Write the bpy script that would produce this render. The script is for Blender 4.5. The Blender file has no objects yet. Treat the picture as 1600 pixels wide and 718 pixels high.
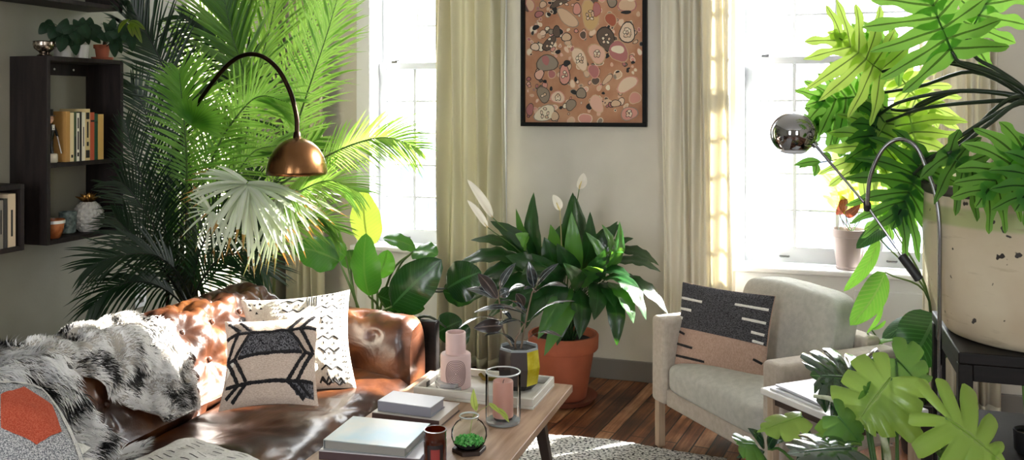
import bpy, math, random
from mathutils import Vector, Matrix, noise
random.seed(7)
PI = math.pi
sc = bpy.context.scene
COL = sc.collection
# ---------- camera model (level camera, horizon above the middle of the frame) ----------
F, HY, HC, YAW = 1391.0, 165.0, 1.5, math.radians(18)
CY, SY = math.cos(YAW), math.sin(YAW)
def cw(xc, d, z=0.0):
    return Vector((xc*CY - d*SY, xc*SY + d*CY, z))
def at(px, py, d):
    return cw((px-800)/F*d, d, HC-(py-HY)/F*d)
def atz(px, py, z):
    d = F*(HC-z)/(py-HY)
    return cw((px-800)/F*d, d, z)
# ---------- mesh helper ----------
LOC = {}
class MB:
    def __init__(s):
        s.v = []; s.f = []; s.uv = []; s.mi = []; s.cur = 0
    def vert(s, p, uv=(0, 0)):
        s.v.append(tuple(p)); s.uv.append(uv); return len(s.v)-1
    def face(s, idx, m=None):
        s.f.append(tuple(idx)); s.mi.append(s.cur if m is None else m)
    def grid(s, fn, nu, nv, cu=False, cv=False, m=None, flip=False):
        """fn(u,v) -> point; u,v in 0..1"""
        b = len(s.v)
        for j in range(nv+1):
            for i in range(nu+1):
                s.vert(fn(i/nu, j/nv), (i/nu, j/nv))
        for j in range(nv):
            for i in range(nu):
                a = b+j*(nu+1)+i; c = a+nu+1
                q = (a, a+1, c+1, c)
                s.face(q[::-1] if flip else q, m)
    def box(s, lo, hi, m=None, M=None):
        x0, y0, z0 = lo; x1, y1, z1 = hi
        P = [(x0,y0,z0),(x1,y0,z0),(x1,y1,z0),(x0,y1,z0),(x0,y0,z1),(x1,y0,z1),(x1,y1,z1),(x0,y1,z1)]
        s.hexa(P, m, M)
    def hexa(s, P, m=None, M=None):
        """eight corners: bottom ring then top ring"""
        if M: P = [M @ Vector(p) for p in P]
        b = len(s.v)
        for p in P: s.vert(p)
        for q in ((0,3,2,1),(4,5,6,7),(0,1,5,4),(1,2,6,5),(2,3,7,6),(3,0,4,7)):
            s.face([b+i for i in q], m)
    def tube(s, pts, r, n=8, m=None, cap=True):
        pts = [Vector(p) for p in pts]
        if not isinstance(r, (list, tuple)): r = [r]*len(pts)
        b = len(s.v); up = None
        for i, p in enumerate(pts):
            t = (pts[min(i+1, len(pts)-1)] - pts[max(i-1, 0)])
            t = t.normalized() if t.length > 1e-9 else Vector((0,0,1))
            if up is None:
                up = Vector((0,0,1)) if abs(t.z) < .9 else Vector((1,0,0))
            sd = t.cross(up).normalized(); up = sd.cross(t).normalized()
            for k in range(n):
                a = 2*PI*k/n
                s.vert(p + (sd*math.cos(a)+up*math.sin(a))*r[i], (k/n, i/max(1, len(pts)-1)))
        for i in range(len(pts)-1):
            for k in range(n):
                a = b+i*n+k; c = b+i*n+(k+1) % n
                s.face((a, c, c+n, a+n), m)
        if cap:
            s.face([b+k for k in range(n)][::-1], m)
            e = b+(len(pts)-1)*n
            s.face([e+k for k in range(n)], m)
    def lathe(s, prof, c, n=32, m=None, M=None, ring=False, top=True):
        """prof: (r,z) list; c: centre"""
        b = len(s.v); c = Vector(c)
        for (r, z) in prof:
            for k in range(n):
                a = 2*PI*k/n
                p = Vector((r*math.cos(a), r*math.sin(a), z))
                if M: p = M @ p
                s.vert(c+p, (k/n, z))
        for i in range(len(prof)-1):
            for k in range(n):
                a = b+i*n+k; d = b+i*n+(k+1) % n
                s.face((a, d, d+n, a+n), m)
        if ring:
            e = b+(len(prof)-1)*n
            for k in range(n): s.face((e+k, e+(k+1) % n, b+(k+1) % n, b+k), m)
            return
        if prof[0][0] > 1e-6: s.face([b+k for k in range(n)][::-1], m)
        if top and prof[-1][0] > 1e-6:
            e = b+(len(prof)-1)*n
            s.face([e+k for k in range(n)], m)
    def build(s, name, mats, parent=None, local=False, bevel=0, seg=2, smooth=True, subd=0, solid=0, weld=False):
        me = bpy.data.meshes.new(name)
        off = Vector((0,0,0)) if (local or parent is None) else LOC.get(root_of(parent).name, Vector((0,0,0)))
        me.from_pydata([(a[0]-off.x, a[1]-off.y, a[2]-off.z) for a in s.v], [], s.f)
        if not isinstance(mats, (list, tuple)): mats = [mats]
        for mt in mats: me.materials.append(mt)
        me.polygons.foreach_set('material_index', s.mi)
        ul = me.uv_layers.new(name='UVMap')
        fl = []
        for f in s.f:
            for i in f: fl.extend(s.uv[i])
        ul.data.foreach_set('uv', fl)
        me.update()
        o = bpy.data.objects.new(name, me); COL.objects.link(o)
        if parent is not None: o.parent = parent
        if smooth:
            me.polygons.foreach_set('use_smooth', [True]*len(me.polygons))
            if smooth != 'full':
                try: me.set_sharp_from_angle(angle=math.radians(40))
                except Exception: pass
        if weld:
            w = o.modifiers.new('w', 'WELD'); w.merge_threshold = 1e-4
        if solid:
            q = o.modifiers.new('s', 'SOLIDIFY'); q.thickness = solid; q.offset = 0
        if bevel:
            q = o.modifiers.new('b', 'BEVEL'); q.width = bevel; q.segments = seg; q.limit_method = 'ANGLE'; q.angle_limit = math.radians(50)
        if subd:
            q = o.modifiers.new('d', 'SUBSURF'); q.levels = subd; q.render_levels = subd
        return o
def root_of(o):
    while o.parent: o = o.parent
    return o
def thing(name, label, cat, loc, rz=0, group=None):
    o = bpy.data.objects.new(name, None); COL.objects.link(o)
    o.location = loc; o.rotation_euler = (0, 0, rz); o.empty_display_size = .05
    LOC[o.name] = Vector(loc)
    o['label'] = label; o['category'] = cat
    if group: o['group'] = group
    return o
def tag(o, label, cat, group=None):
    o['label'] = label; o['category'] = cat
    if group: o['group'] = group
    return o
def struct(name, mb, mat, label=None, parent=None, **k):
    o = mb.build(name, mat, parent, **k)
    if parent is None:
        o['kind'] = 'structure'
        if label: o['label'] = label; o['category'] = name.split('_')[0]
    return o
def bez(pts, n):
    """smooth curve through the points (Catmull-Rom)"""
    P = [Vector(p) for p in pts]
    if len(P) == 2: return [P[0].lerp(P[1], i/n) for i in range(n+1)]
    P = [P[0]*2-P[1]] + P + [P[-1]*2-P[-2]]
    out = []; m = len(P)-3
    for i in range(n+1):
        t = i/n*m; k = min(int(t), m-1); u = t-k
        a, b, c, d = P[k:k+4]
        out.append(0.5*((2*b) + (c-a)*u + (2*a-5*b+4*c-d)*u*u + (3*b-a-3*c+d)*u**3))
    return out
# ---------- materials ----------
def lin(c):
    if isinstance(c, str):
        c = [int(c[i:i+2], 16)/255 for i in (0, 2, 4)]
        c = [x/12.92 if x <= .04045 else ((x+.055)/1.055)**2.4 for x in c]
    return (c[0], c[1], c[2], 1)
def newmat(name):
    m = bpy.data.materials.new(name); m.use_nodes = True
    nt = m.node_tree; nt.nodes.clear()
    out = nt.nodes.new('ShaderNodeOutputMaterial')
    return m, nt, out
def N(nt, t, **k):
    n = nt.nodes.new('ShaderNode'+t)
    for a, b in k.items():
        if a[0] == '_': n.inputs[a[1:].replace('_', ' ')].default_value = b
        else: setattr(n, a, b)
    return n
def ramp(nt, stops, mode='LINEAR'):
    r = nt.nodes.new('ShaderNodeValToRGB'); r.color_ramp.interpolation = mode
    e = r.color_ramp.elements
    while len(e) > 1: e.remove(e[0])
    e[0].position = stops[0][0]; e[0].color = lin(stops[0][1])
    for p, c in stops[1:]:
        q = e.new(p); q.color = lin(c)
    return r
def M(name, col, rough=.6, metal=0, col2=None, vs=6, vdet=4, vstretch=None, bump=0, bs=60, bstretch=None, trans=0, tcol=None, spec=.5, coat=0, ramp_pos=(.35, .65), wave=None, sheen=0, alpha=None):
    m, nt, out = newmat(name)
    p = N(nt, 'BsdfPrincipled')
    p.inputs['Base Color'].default_value = lin(col); p.inputs['Roughness'].default_value = rough
    p.inputs['Metallic'].default_value = metal; p.inputs['Specular IOR Level'].default_value = spec
    p.inputs['Coat Weight'].default_value = coat
    if sheen: p.inputs['Sheen Weight'].default_value = sheen
    tc = N(nt, 'TexCoord'); L = nt.links
    src = None
    if col2 is not None:
        mp = N(nt, 'Mapping'); L.new(tc.outputs['Object'], mp.inputs[0])
        if vstretch: mp.inputs['Scale'].default_value = vstretch
        n = N(nt, 'TexNoise'); n.inputs['Scale'].default_value = vs; n.inputs['Detail'].default_value = vdet
        L.new(mp.outputs[0], n.inputs[0])
        r = ramp(nt, [(ramp_pos[0], col), (ramp_pos[1], col2)])
        L.new(n.outputs[0], r.inputs[0]); src = r.outputs[0]
        L.new(src, p.inputs['Base Color'])
    if bump:
        mp = N(nt, 'Mapping'); L.new(tc.outputs['Object'], mp.inputs[0])
        if bstretch: mp.inputs['Scale'].default_value = bstretch
        n = N(nt, 'TexNoise'); n.inputs['Scale'].default_value = bs; n.inputs['Detail'].default_value = 5
        L.new(mp.outputs[0], n.inputs[0])
        b = N(nt, 'Bump'); b.inputs['Strength'].default_value = bump; b.inputs['Distance'].default_value = .01
        L.new(n.outputs[0], b.inputs['Height']); L.new(b.outputs[0], p.inputs['Normal'])
    fin = p.outputs[0]
    if trans:
        t = N(nt, 'BsdfTranslucent'); t.inputs[0].default_value = lin(tcol or col)
        mx = N(nt, 'MixShader'); mx.inputs[0].default_value = trans
        L.new(fin, mx.inputs[1]); L.new(t.outputs[0], mx.inputs[2]); fin = mx.outputs[0]
    L.new(fin, out.inputs[0])
    return m
def leafmat(name, col, vein, rough=.35, trans=.35, tcol=None, nveins=14, vw=.12, slant=.5, tipcol=None, mid=.06, spec=.5, col2=None, coat=0, edge=None):
    """leaf skin: UV.x across (0..1, midrib at .5), UV.y along; side veins slant forward"""
    m, nt, out = newmat(name); L = nt.links
    uv = N(nt, 'UVMap'); sp = N(nt, 'SeparateXYZ'); L.new(uv.outputs[0], sp.inputs[0])
    def mth(op, a, b=None):
        n = N(nt, 'Math', operation=op)
        for i, x in enumerate((a, b)):
            if x is None: continue
            if isinstance(x, (int, float)): n.inputs[i].default_value = x
            else: L.new(x, n.inputs[i])
        return n.outputs[0]
    ax = mth('ABSOLUTE', mth('SUBTRACT', sp.outputs[0], .5))      # 0..0.5
    ph = mth('SUBTRACT', sp.outputs[1], mth('MULTIPLY', ax, slant))
    fr = mth('FRACT', mth('MULTIPLY', ph, nveins))
    vv = mth('LESS_THAN', mth('ABSOLUTE', mth('SUBTRACT', fr, .5)), vw)
    mm = mth('LESS_THAN', ax, mid)
    mask = mth('MAXIMUM', mth('MULTIPLY', vv, .55), mm)
    geo = N(nt, 'NewGeometry'); oi = N(nt, 'ObjectInfo')
    nz = N(nt, 'TexNoise'); nz.inputs['Scale'].default_value = 9; L.new(geo.outputs['Position'], nz.inputs[0])
    base = N(nt, 'MixRGB'); base.inputs[1].default_value = lin(col); base.inputs[2].default_value = lin(col2 or col)
    rr = ramp(nt, [(.35, (0,0,0)), (.65, (1,1,1))]); L.new(nz.outputs[0], rr.inputs[0]); L.new(rr.outputs[0], base.inputs[0])
    cur = base.outputs[0]
    mx = N(nt, 'MixRGB'); L.new(mask, mx.inputs[0]); L.new(cur, mx.inputs[1]); mx.inputs[2].default_value = lin(vein); cur = mx.outputs[0]
    if tipcol:
        tm = mth('GREATER_THAN', mth('ADD', sp.outputs[1], mth('MULTIPLY', nz.outputs[0], .5)), tipcol[1])
        m2 = N(nt, 'MixRGB'); L.new(tm, m2.inputs[0]); L.new(cur, m2.inputs[1]); m2.inputs[2].default_value = lin(tipcol[0]); cur = m2.outputs[0]
    if edge:
        em = mth('GREATER_THAN', ax, edge[1])
        m2 = N(nt, 'MixRGB'); L.new(em, m2.inputs[0]); L.new(cur, m2.inputs[1]); m2.inputs[2].default_value = lin(edge[0]); cur = m2.outputs[0]
    p = N(nt, 'BsdfPrincipled'); p.inputs['Roughness'].default_value = rough; p.inputs['Specular IOR Level'].default_value = spec
    p.inputs['Coat Weight'].default_value = coat
    L.new(cur, p.inputs['Base Color'])
    b = N(nt, 'Bump'); b.inputs['Strength'].default_value = .25; b.inputs['Distance'].default_value = .004; L.new(mth('SUBTRACT', 1, mask), b.inputs['Height']); L.new(b.outputs[0], p.inputs['Normal'])
    t = N(nt, 'BsdfTranslucent')
    m3 = N(nt, 'MixRGB', blend_type='MULTIPLY'); m3.inputs[0].default_value = .75
    m3.inputs[1].default_value = lin(tcol or col)
    q = ramp(nt, [(0, (1,1,1)), (1, (.10,.14,.06))]); L.new(mask, q.inputs[0]); L.new(q.outputs[0], m3.inputs[2])
    L.new(m3.outputs[0], t.inputs[0])
    s = N(nt, 'MixShader'); s.inputs[0].default_value = trans
    L.new(p.outputs[0], s.inputs[1]); L.new(t.outputs[0], s.inputs[2]); L.new(s.outputs[0], out.inputs[0])
    return m
def glassmat(name, tint=(1,1,1), gl=.12, rough=0.0):
    """thin clear glass: see-through with a fresnel reflection, lets daylight pass"""
    m, nt, out = newmat(name); L = nt.links
    t = N(nt, 'BsdfTransparent'); t.inputs[0].default_value = lin(tint)
    g = N(nt, 'BsdfGlossy'); g.inputs['Roughness'].default_value = rough
    fr = N(nt, 'LayerWeight'); fr.inputs[0].default_value = gl
    s = N(nt, 'MixShader'); L.new(fr.outputs['Fresnel'], s.inputs[0]); L.new(t.outputs[0], s.inputs[1]); L.new(g.outputs[0], s.inputs[2])
    L.new(s.outputs[0], out.inputs[0])
    return m
# ---------- materials used ----------
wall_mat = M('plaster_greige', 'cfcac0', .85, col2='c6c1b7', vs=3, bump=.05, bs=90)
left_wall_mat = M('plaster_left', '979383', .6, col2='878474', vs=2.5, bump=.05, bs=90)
base_mat = M('baseboard_paint', '77736e', .5)
white_paint = M('white_paint', 'e8eaec', .45)
sash_paint = M('sash_paint', 'b6babe', .5)
ceil_mat = M('ceiling_paint', 'e6e4df', .9)
black_wood = M('espresso_wood', '191413', .6, col2='2a211f', vs=7, vstretch=(6, 6, .6), bump=.12, bs=40, bstretch=(6, 6, .6), spec=.3)
black_wood2 = M('black_wood', '100d0c', .5, spec=.25, col2='191413', vs=10, vstretch=(1, 6, 6))
leather_c = ('7a3f1c', 'b0652f')
# ---------- leather ----------
def leather():
    m, nt, out = newmat('cognac_leather'); L = nt.links
    p = N(nt, 'BsdfPrincipled'); p.inputs['Specular IOR Level'].default_value = .75
    tc = N(nt, 'TexCoord')
    n = N(nt, 'TexNoise'); n.inputs['Scale'].default_value = 5; n.inputs['Detail'].default_value = 6; L.new(tc.outputs['Object'], n.inputs[0])
    r = ramp(nt, [(.3, '1d0e08'), (.5, '432312'), (.72, '74441f')]); L.new(n.outputs[0], r.inputs[0]); L.new(r.outputs[0], p.inputs['Base Color'])
    # creases: distorted stretched noise
    mp = N(nt, 'Mapping'); mp.inputs['Scale'].default_value = (1, .55, 1); L.new(tc.outputs['Object'], mp.inputs[0])
    n2 = N(nt, 'TexNoise'); n2.inputs['Scale'].default_value = 6; n2.inputs['Detail'].default_value = 3; n2.inputs['Distortion'].default_value = .7; L.new(mp.outputs[0], n2.inputs[0])
    n3 = N(nt, 'TexVoronoi'); n3.feature = 'DISTANCE_TO_EDGE'; n3.inputs['Scale'].default_value = 16; L.new(n2.outputs['Color'], n3.inputs[0])
    n4 = N(nt, 'TexNoise'); n4.inputs['Scale'].default_value = 160; L.new(tc.outputs['Object'], n4.inputs[0])
    b1 = N(nt, 'Bump'); b1.inputs['Strength'].default_value = .6; b1.inputs['Distance'].default_value = .02; L.new(n2.outputs[0], b1.inputs['Height'])
    b2 = N(nt, 'Bump'); b2.inputs['Strength'].default_value = .12; b2.inputs['Distance'].default_value = .003; L.new(n4.outputs[0], b2.inputs['Height']); L.new(b1.outputs[0], b2.inputs['Normal'])
    L.new(b2.outputs[0], p.inputs['Normal'])
    rr = N(nt, 'MapRange'); rr.inputs['To Min'].default_value = .22; rr.inputs['To Max'].default_value = .42; L.new(n.outputs[0], rr.inputs[0]); L.new(rr.outputs[0], p.inputs['Roughness'])
    L.new(p.outputs[0], out.inputs[0]); return m
leather_mat = leather()
def floor_m():
    m, nt, out = newmat('old_floorboards'); L = nt.links
    p = N(nt, 'BsdfPrincipled'); p.inputs['Specular IOR Level'].default_value = .4
    tc = N(nt, 'TexCoord'); mp = N(nt, 'Mapping'); mp.inputs['Rotation'].default_value = (0, 0, math.radians(90+7)); L.new(tc.outputs['Object'], mp.inputs[0])
    br = N(nt, 'TexBrick'); br.offset = .37; br.inputs['Scale'].default_value = 1; br.inputs['Mortar Size'].default_value = .0035
    br.inputs['Brick Width'].default_value = 1.3; br.inputs['Row Height'].default_value = .072; br.inputs['Mortar Smooth'].default_value = .1
    br.inputs['Color1'].default_value = (0,0,0,1); br.inputs['Color2'].default_value = (1,1,1,1); br.inputs['Mortar'].default_value = (.5,.5,.5,1)
    L.new(mp.outputs[0], br.inputs[0])
    m2 = N(nt, 'Mapping'); m2.inputs['Scale'].default_value = (1.2, 22, 1); L.new(mp.outputs[0], m2.inputs[0])
    n = N(nt, 'TexNoise'); n.inputs['Scale'].default_value = 2.2; n.inputs['Detail'].default_value = 8; n.inputs['Roughness'].default_value = .65; L.new(m2.outputs[0], n.inputs[0])
    n5 = N(nt, 'TexNoise'); n5.inputs['Scale'].default_value = 3.5; n5.inputs['Detail'].default_value = 5; L.new(tc.outputs['Object'], n5.inputs[0])
    a = N(nt, 'Math', operation='MULTIPLY'); a.inputs[1].default_value = .4; L.new(br.outputs[0], a.inputs[0])
    b = N(nt, 'Math', operation='ADD'); L.new(a.outputs[0], b.inputs[0]); L.new(n.outputs[0], b.inputs[1])
    c = N(nt, 'Math', operation='ADD'); L.new(b.outputs[0], c.inputs[0]); L.new(n5.outputs[0], c.inputs[1])
    r = ramp(nt, [(.45, '1c0f09'), (.58, '4a2817'), (.7, '77492d'), (.85, 'ae8260')])
    d = N(nt, 'Math', operation='MULTIPLY'); d.inputs[1].default_value = .55; L.new(c.outputs[0], d.inputs[0]); L.new(d.outputs[0], r.inputs[0])
    mx = N(nt, 'MixRGB'); L.new(br.outputs['Fac'], mx.inputs[0]); L.new(r.outputs[0], mx.inputs[1]); mx.inputs[2].default_value = (.006,.004,.003,1)
    L.new(mx.outputs[0], p.inputs['Base Color']); p.inputs['Roughness'].default_value = .42
    bp = N(nt, 'Bump'); bp.inputs['Strength'].default_value = .4; bp.inputs['Distance'].default_value = .004
    s = N(nt, 'Math', operation='SUBTRACT'); L.new(n.outputs[0], s.inputs[0]); L.new(br.outputs['Fac'], s.inputs[1]); L.new(s.outputs[0], bp.inputs['Height']); L.new(bp.outputs[0], p.inputs['Normal'])
    L.new(p.outputs[0], out.inputs[0]); return m
floor_mat = floor_m()
curtain_mat = M('cream_curtain', 'd3cfb8', .9, trans=.16, tcol='e6e0c2', bump=.15, bs=300, col2='cfcab2', vs=3)
curtain_white = M('ivory_curtain', 'e6e1d4', .9, trans=.3, tcol='efe9d2', bump=.15, bs=300)
sheer_mat = M('white_sheer', 'f2f4f8', .9, trans=.6, tcol='ffffff')
brass = M('aged_brass', 'a87a4a', .2, metal=1, col2='8d6238', vs=3)
dark_brass = M('dark_bronze', '2e221a', .3, metal=1)
chrome = M('smoked_chrome', 'a7a7aa', .06, metal=1)
steel = M('steel_rod', '8c8c8e', .22, metal=1)
black_rubber = M('black_rubber', '18181a', .5)
terracotta = M('terracotta', 'a5573a', .75, col2='8e4a31', vs=5)
soil = M('soil', '16100c', .95, bump=.9, bs=70)
plastic_pot = M('mauve_pot', 'a2938f', .6)
chair_fab = M('oatmeal_linen', 'b9aea0', .9, col2='ada193', vs=50, bump=.3, bs=260, sheen=.1)
chair_fab2 = M('pale_grey_linen', 'bab8af', .9, col2='adaba2', vs=40, bump=.3, bs=260, sheen=.1)
pale_wood = M('pale_oak', 'b29c85', .55, col2='9d876f', vs=8, vstretch=(8, 8, 1))
table_wood = M('table_oak', 'b89a82', .42, col2='93755d', vs=5, vstretch=(7, .7, 1), bump=.05, bs=30, bstretch=(7, .7, 1))
walnut = M('dark_walnut', '2a1b13', .45, col2='3a271c', vs=8)
def mcol(n, c, r=.6, **k): return M(n, c, r, **k)
paper = M('page_paper', 'cfc8bb', .8)
pink_cer = M('pink_ceramic', 'cfb3ae', .55)
white_cer = M('white_ceramic', 'd8d4ce', .35)
white_tray = M('cream_lacquer', 'd2cfc6', .5, col2='c4c0b6', vs=9)
black_mark = M('black_dye', '1b191a', .85)
glass = glassmat('clear_glass', (.97,.98,.98), .25)
pane_glass = glassmat('window_glass', (1,1,1), .08)

# ---------- room ----------
XL, XR, YB, YF, ZC = -3.01, 2.7, 4.83, -1.6, 3.1
mb = MB(); mb.box((XL-.2, YF-.2, -.1), (XR+.2, YB+.35, 0)); struct('floor', mb, floor_mat, 'dark worn narrow wooden floorboards of the living room')
mb = MB(); mb.box((XL-.2, YF-.2, ZC), (XR+.2, YB+.35, ZC+.1)); struct('ceiling', mb, ceil_mat, 'white ceiling above the living room')
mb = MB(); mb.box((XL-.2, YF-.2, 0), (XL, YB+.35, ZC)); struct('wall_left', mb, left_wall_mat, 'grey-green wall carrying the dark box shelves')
mb = MB(); mb.box((XR, YF-.2, 0), (XR+.2, YB+.35, ZC)); struct('wall_right', mb, wall_mat, 'grey wall at the far right end of the room')
WZ0, WZ1 = .64, 2.98
WINS = [(-2.55, -1.60), (-.33, .72)]
WT = .3
mb = MB()
xs = [XL, WINS[0][0], WINS[0][1], WINS[1][0], WINS[1][1], XR]
for a, b in ((0, 1), (2, 3), (4, 5)): mb.box((xs[a], YB, 0), (xs[b], YB+WT, ZC))
for w0, w1 in WINS:
    mb.box((w0, YB, 0), (w1, YB+WT, WZ0)); mb.box((w0, YB, WZ1), (w1, YB+WT, ZC))
struct('wall_back', mb, wall_mat, 'grey wall between and beside the two tall windows', smooth=False)
# unseen wall behind the camera; its window openings are sized for fill light
mb = MB()
RW = [(-1.9, -1.15), (1.0, 1.75)]
mb.box((XL, YF-.2, 0), (RW[0][0], YF, ZC)); mb.box((RW[0][1], YF-.2, 0), (RW[1][0], YF, ZC)); mb.box((RW[1][1], YF-.2, 0), (XR, YF, ZC))
for w0, w1 in RW:
    mb.box((w0, YF-.2, 0), (w1, YF, .8)); mb.box((w0, YF-.2, 2.6), (w1, YF, ZC))
struct('wall_front', mb, wall_mat, 'unseen wall behind the viewer, window openings added and sized for fill light', smooth=False)
mb = MB()
for a, b in ((XL, -2.55), (-1.60, -.33), (.72, XR)): mb.box((a, YB-.018, 0), (b, YB, .11))
for w0, w1 in WINS: mb.box((w0, YB-.018, 0), (w1, YB, .11))
struct('baseboard_back', mb, base_mat, 'grey baseboard along the window wall', bevel=.004)
mb = MB(); mb.box((XL, YF, 0), (XL+.018, YB-.02, .11)); struct('baseboard_left', mb, base_mat, 'grey baseboard along the shelf wall', bevel=.004)

def window(n, w0, w1, g0, pw, label):
    root = thing('window_%d' % n, label, 'window', ((w0+w1)/2, YB+.1, WZ0)); root['kind'] = 'structure'
    y1 = YB
    # jamb lining and casing
    mb = MB()
    mb.box((w0, y1-.02, WZ0+.02), (g0-.05, y1+.22, WZ1)); mb.box((g0+4*pw+.05, y1-.02, WZ0+.02), (w1, y1+.22, WZ1))
    mb.box((w0, y1-.02, WZ1-.06), (w1, y1+.22, WZ1+.0))
    mb.build('casing', white_paint, root, bevel=.006)
    mb = MB(); mb.box((w0-.03, y1-.05, WZ0-.005), (w1+.03, y1+.26, WZ0+.025)); mb.build('sill', white_paint, root, bevel=.008)
    mb = MB(); mb.box((w0, y1-.012, .11), (w1, y1, WZ0-.01))
    for k in range(2):
        xa = w0+.06+k*(w1-w0)/2; mb.box((xa, y1-.02, .18), (xa+(w1-w0)/2-.12, y1-.011, WZ0-.07))
    mb.build('panelling', white_paint, root, bevel=.004)
    rail = 1.74
    for (nm, za, zb, yy) in (('lower_sash', WZ0+.03, rail+.02, y1+.10), ('upper_sash', rail-.02, WZ1-.06, y1+.145)):
        x0, x1 = g0-.045, g0+4*pw+.045
        mb = MB(); bt = .085 if nm == 'lower_sash' else .04
        mb.box((x0, yy, za), (x0+.045, yy+.04, zb)); mb.box((x1-.045, yy, za), (x1, yy+.04, zb))
        mb.box((x0+.045, yy, za), (x1-.045, yy+.04, za+bt)); mb.box((x0+.045, yy, zb-.04), (x1-.045, yy+.04, zb))
        for k in range(1, 4):
            xx = g0+k*pw; mb.box((xx-.010, yy+.006, za+bt), (xx+.010, yy+.034, zb-.04))
        H = zb-.04-za-bt; nr = 5
        for k in range(1, nr):
            zz = za+bt+H*k/nr; mb.box((x0+.045, yy+.008, zz-.006), (x1-.045, yy+.032, zz+.006))
        s = mb.build(nm, sash_paint, root, bevel=.003)
        mb = MB(); mb.box((x0+.04, yy+.018, za+bt-.004), (x1-.04, yy+.022, zb-.036)); mb.build('pane', pane_glass, s)
        if nm == 'lower_sash':
            for fx in (.22, .78):
                xx = x0+(x1-x0)*fx
                mb = MB(); mb.tube([(xx-.022, yy-.004, za+.035), (xx-.018, yy-.018, za+.035), (xx+.018, yy-.018, za+.035), (xx+.022, yy-.004, za+.035)], .006, 6)
                mb.build('sash_lift', steel, s)
            xx = g0+pw*.3
            mb = MB(); mb.box((xx-.02, yy-.004, zb), (xx+.02, yy+.03, zb+.012)); mb.tube([(xx, yy+.01, zb+.012), (xx+.035, yy-.005, zb+.016)], .005, 6)
            mb.build('sash_lock', steel, s)
window(1, *WINS[0], -2.41, .187, 'white sash window behind the palm and the big oval-leaved plant')
window(2, *WINS[1], -.246, .212, 'white sash window behind the linen armchair and chrome lamp')

# pale brick house across the street
def brickm():
    m, nt, out = newmat('pale_brick'); L = nt.links
    tc = N(nt, 'TexCoord'); mp = N(nt, 'Mapping'); mp.inputs['Rotation'].default_value = (math.radians(90), 0, 0); L.new(tc.outputs['Object'], mp.inputs[0])
    br = N(nt, 'TexBrick'); br.inputs['Scale'].default_value = 3; br.inputs['Color1'].default_value = lin('5e6674'); br.inputs['Color2'].default_value = lin('777f8f'); br.inputs['Mortar'].default_value = lin('8d95a4')
    L.new(mp.outputs[0], br.inputs[0]); p = N(nt, 'BsdfPrincipled'); L.new(br.outputs[0], p.inputs['Base Color']); p.inputs['Roughness'].default_value = .9
    L.new(p.outputs[0], out.inputs[0]); return m
bm_ = brickm()
house_glass = M('house_window_glass', '3c4458', .8, col2='5c6680', vs=3)
hs = thing('house', 'pale brick house across the street seen hazily through the windows', 'house', (-2, 12, -6))
mb = MB(); mb.box((-12, 12, -6), (6, 20, 1.15)); mb.build('wall', bm_, hs)
mb = MB(); mb.box((-12.2, 11.8, 1.15), (6.2, 20, 1.3)); mb.build('cornice', white_paint, hs)
for ix in range(9):
    for zz in (-.05, -2.6):
        x0 = -11.3+ix*1.9; zz -= .55
        fr = MB(); fr.box((x0-.1, 11.93, zz-.1), (x0+1.1, 12.0, zz+1.35)); f_ = fr.build('window', white_paint, hs)
        g = MB(); g.box((x0, 11.9, zz), (x0+.46, 11.925, zz+1.25)); g.box((x0+.54, 11.9, zz), (x0+1.0, 11.925, zz+1.25)); g.build('pane', house_glass, f_)

# ---------- curtains ----------
def curtain(x0, x1, y, z0, z1, folds, mat, label, amp=.035, flare=0.0, name='curtain'):
    root = thing(name, label, 'curtain', ((x0+x1)/2, y, z0), 0, 'floor-length window curtains')
    ph = random.random()*6
    mb = MB()
    def fn(u, v):
        w = 1+flare*(1-v)
        x = (x0+x1)/2+((u-.5)*(x1-x0))*w
        a = amp*(.7+.3*math.sin(u*9+ph))
        yy = y+a*math.sin(2*PI*folds*(u+.02*math.sin(5*u+ph)+.012*math.sin(v*4+u*9)))*(.75+.25*v)
        return Vector((x+.008*math.sin(v*7+u*20), yy, z0+(z1-z0)*v))
    mb.grid(fn, folds*12, 14)
    mb.build('curtain_cloth', mat, root, smooth='full', solid=.004)
    mb = MB(); mb.grid(lambda u, v: fn(u, .004+v*.016)+Vector((0, -.004, 0)), folds*12, 1); mb.build('hem', mat, root, smooth='full', solid=.003)
    return root
curtain(-2.995, -2.72, 4.72, .03, 3.0, 5, curtain_mat, 'cream curtain in the room corner behind the palm')
curtain(-1.99, -1.555, 4.69, .03, 3.0, 6, curtain_mat, 'cream curtain left of the framed abstract painting', amp=.06)
curtain(-.69, -.34, 4.68, .03, 3.0, 6, curtain_white, 'ivory curtain between the painting and the chrome lamp', amp=.04)
curtain(.55, .88, 4.68, .03, 3.0, 7, curtain_white, 'ivory curtain behind the split-leaved plant and cream urn', amp=.035)

# ---------- painting ----------
px0, px1, pz0, pz1 = -1.505, -.794, 1.385, 2.45
root = thing('framed_painting', 'abstract pebble-pattern painting in terracotta tones in thin black frame', 'painting', ((px0+px1)/2, YB-.02, pz0))
mb = MB(); fw = .022
for a, b in (((px0, pz0), (px1, pz0+fw)), ((px0, pz1-fw), (px1, pz1)), ((px0, pz0+fw), (px0+fw, pz1-fw)), ((px1-fw, pz0+fw), (px1, pz1-fw))):
    mb.box((a[0], YB-.045, a[1]), (b[0], YB-.001, b[1]))
mb.build('frame', M('black_frame', '080707', .6, spec=.2), root, bevel=.002)
cols = ['c08a68', '1d1a1a', '5a4a3e', 'c9a98c', 'd8bfa6', 'c98d80', 'a86a68', 'b99a78', '8c7d6c', 'ddcfb6', 'a0553c', 'd3a794', '8f8272', 'c2a06e']
pm = [M('paint_ground', 'b98b6c', .7, col2='a56f50', vs=7)] + [M('paint_%s' % c, c, .7, col2=None) for c in cols]
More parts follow.
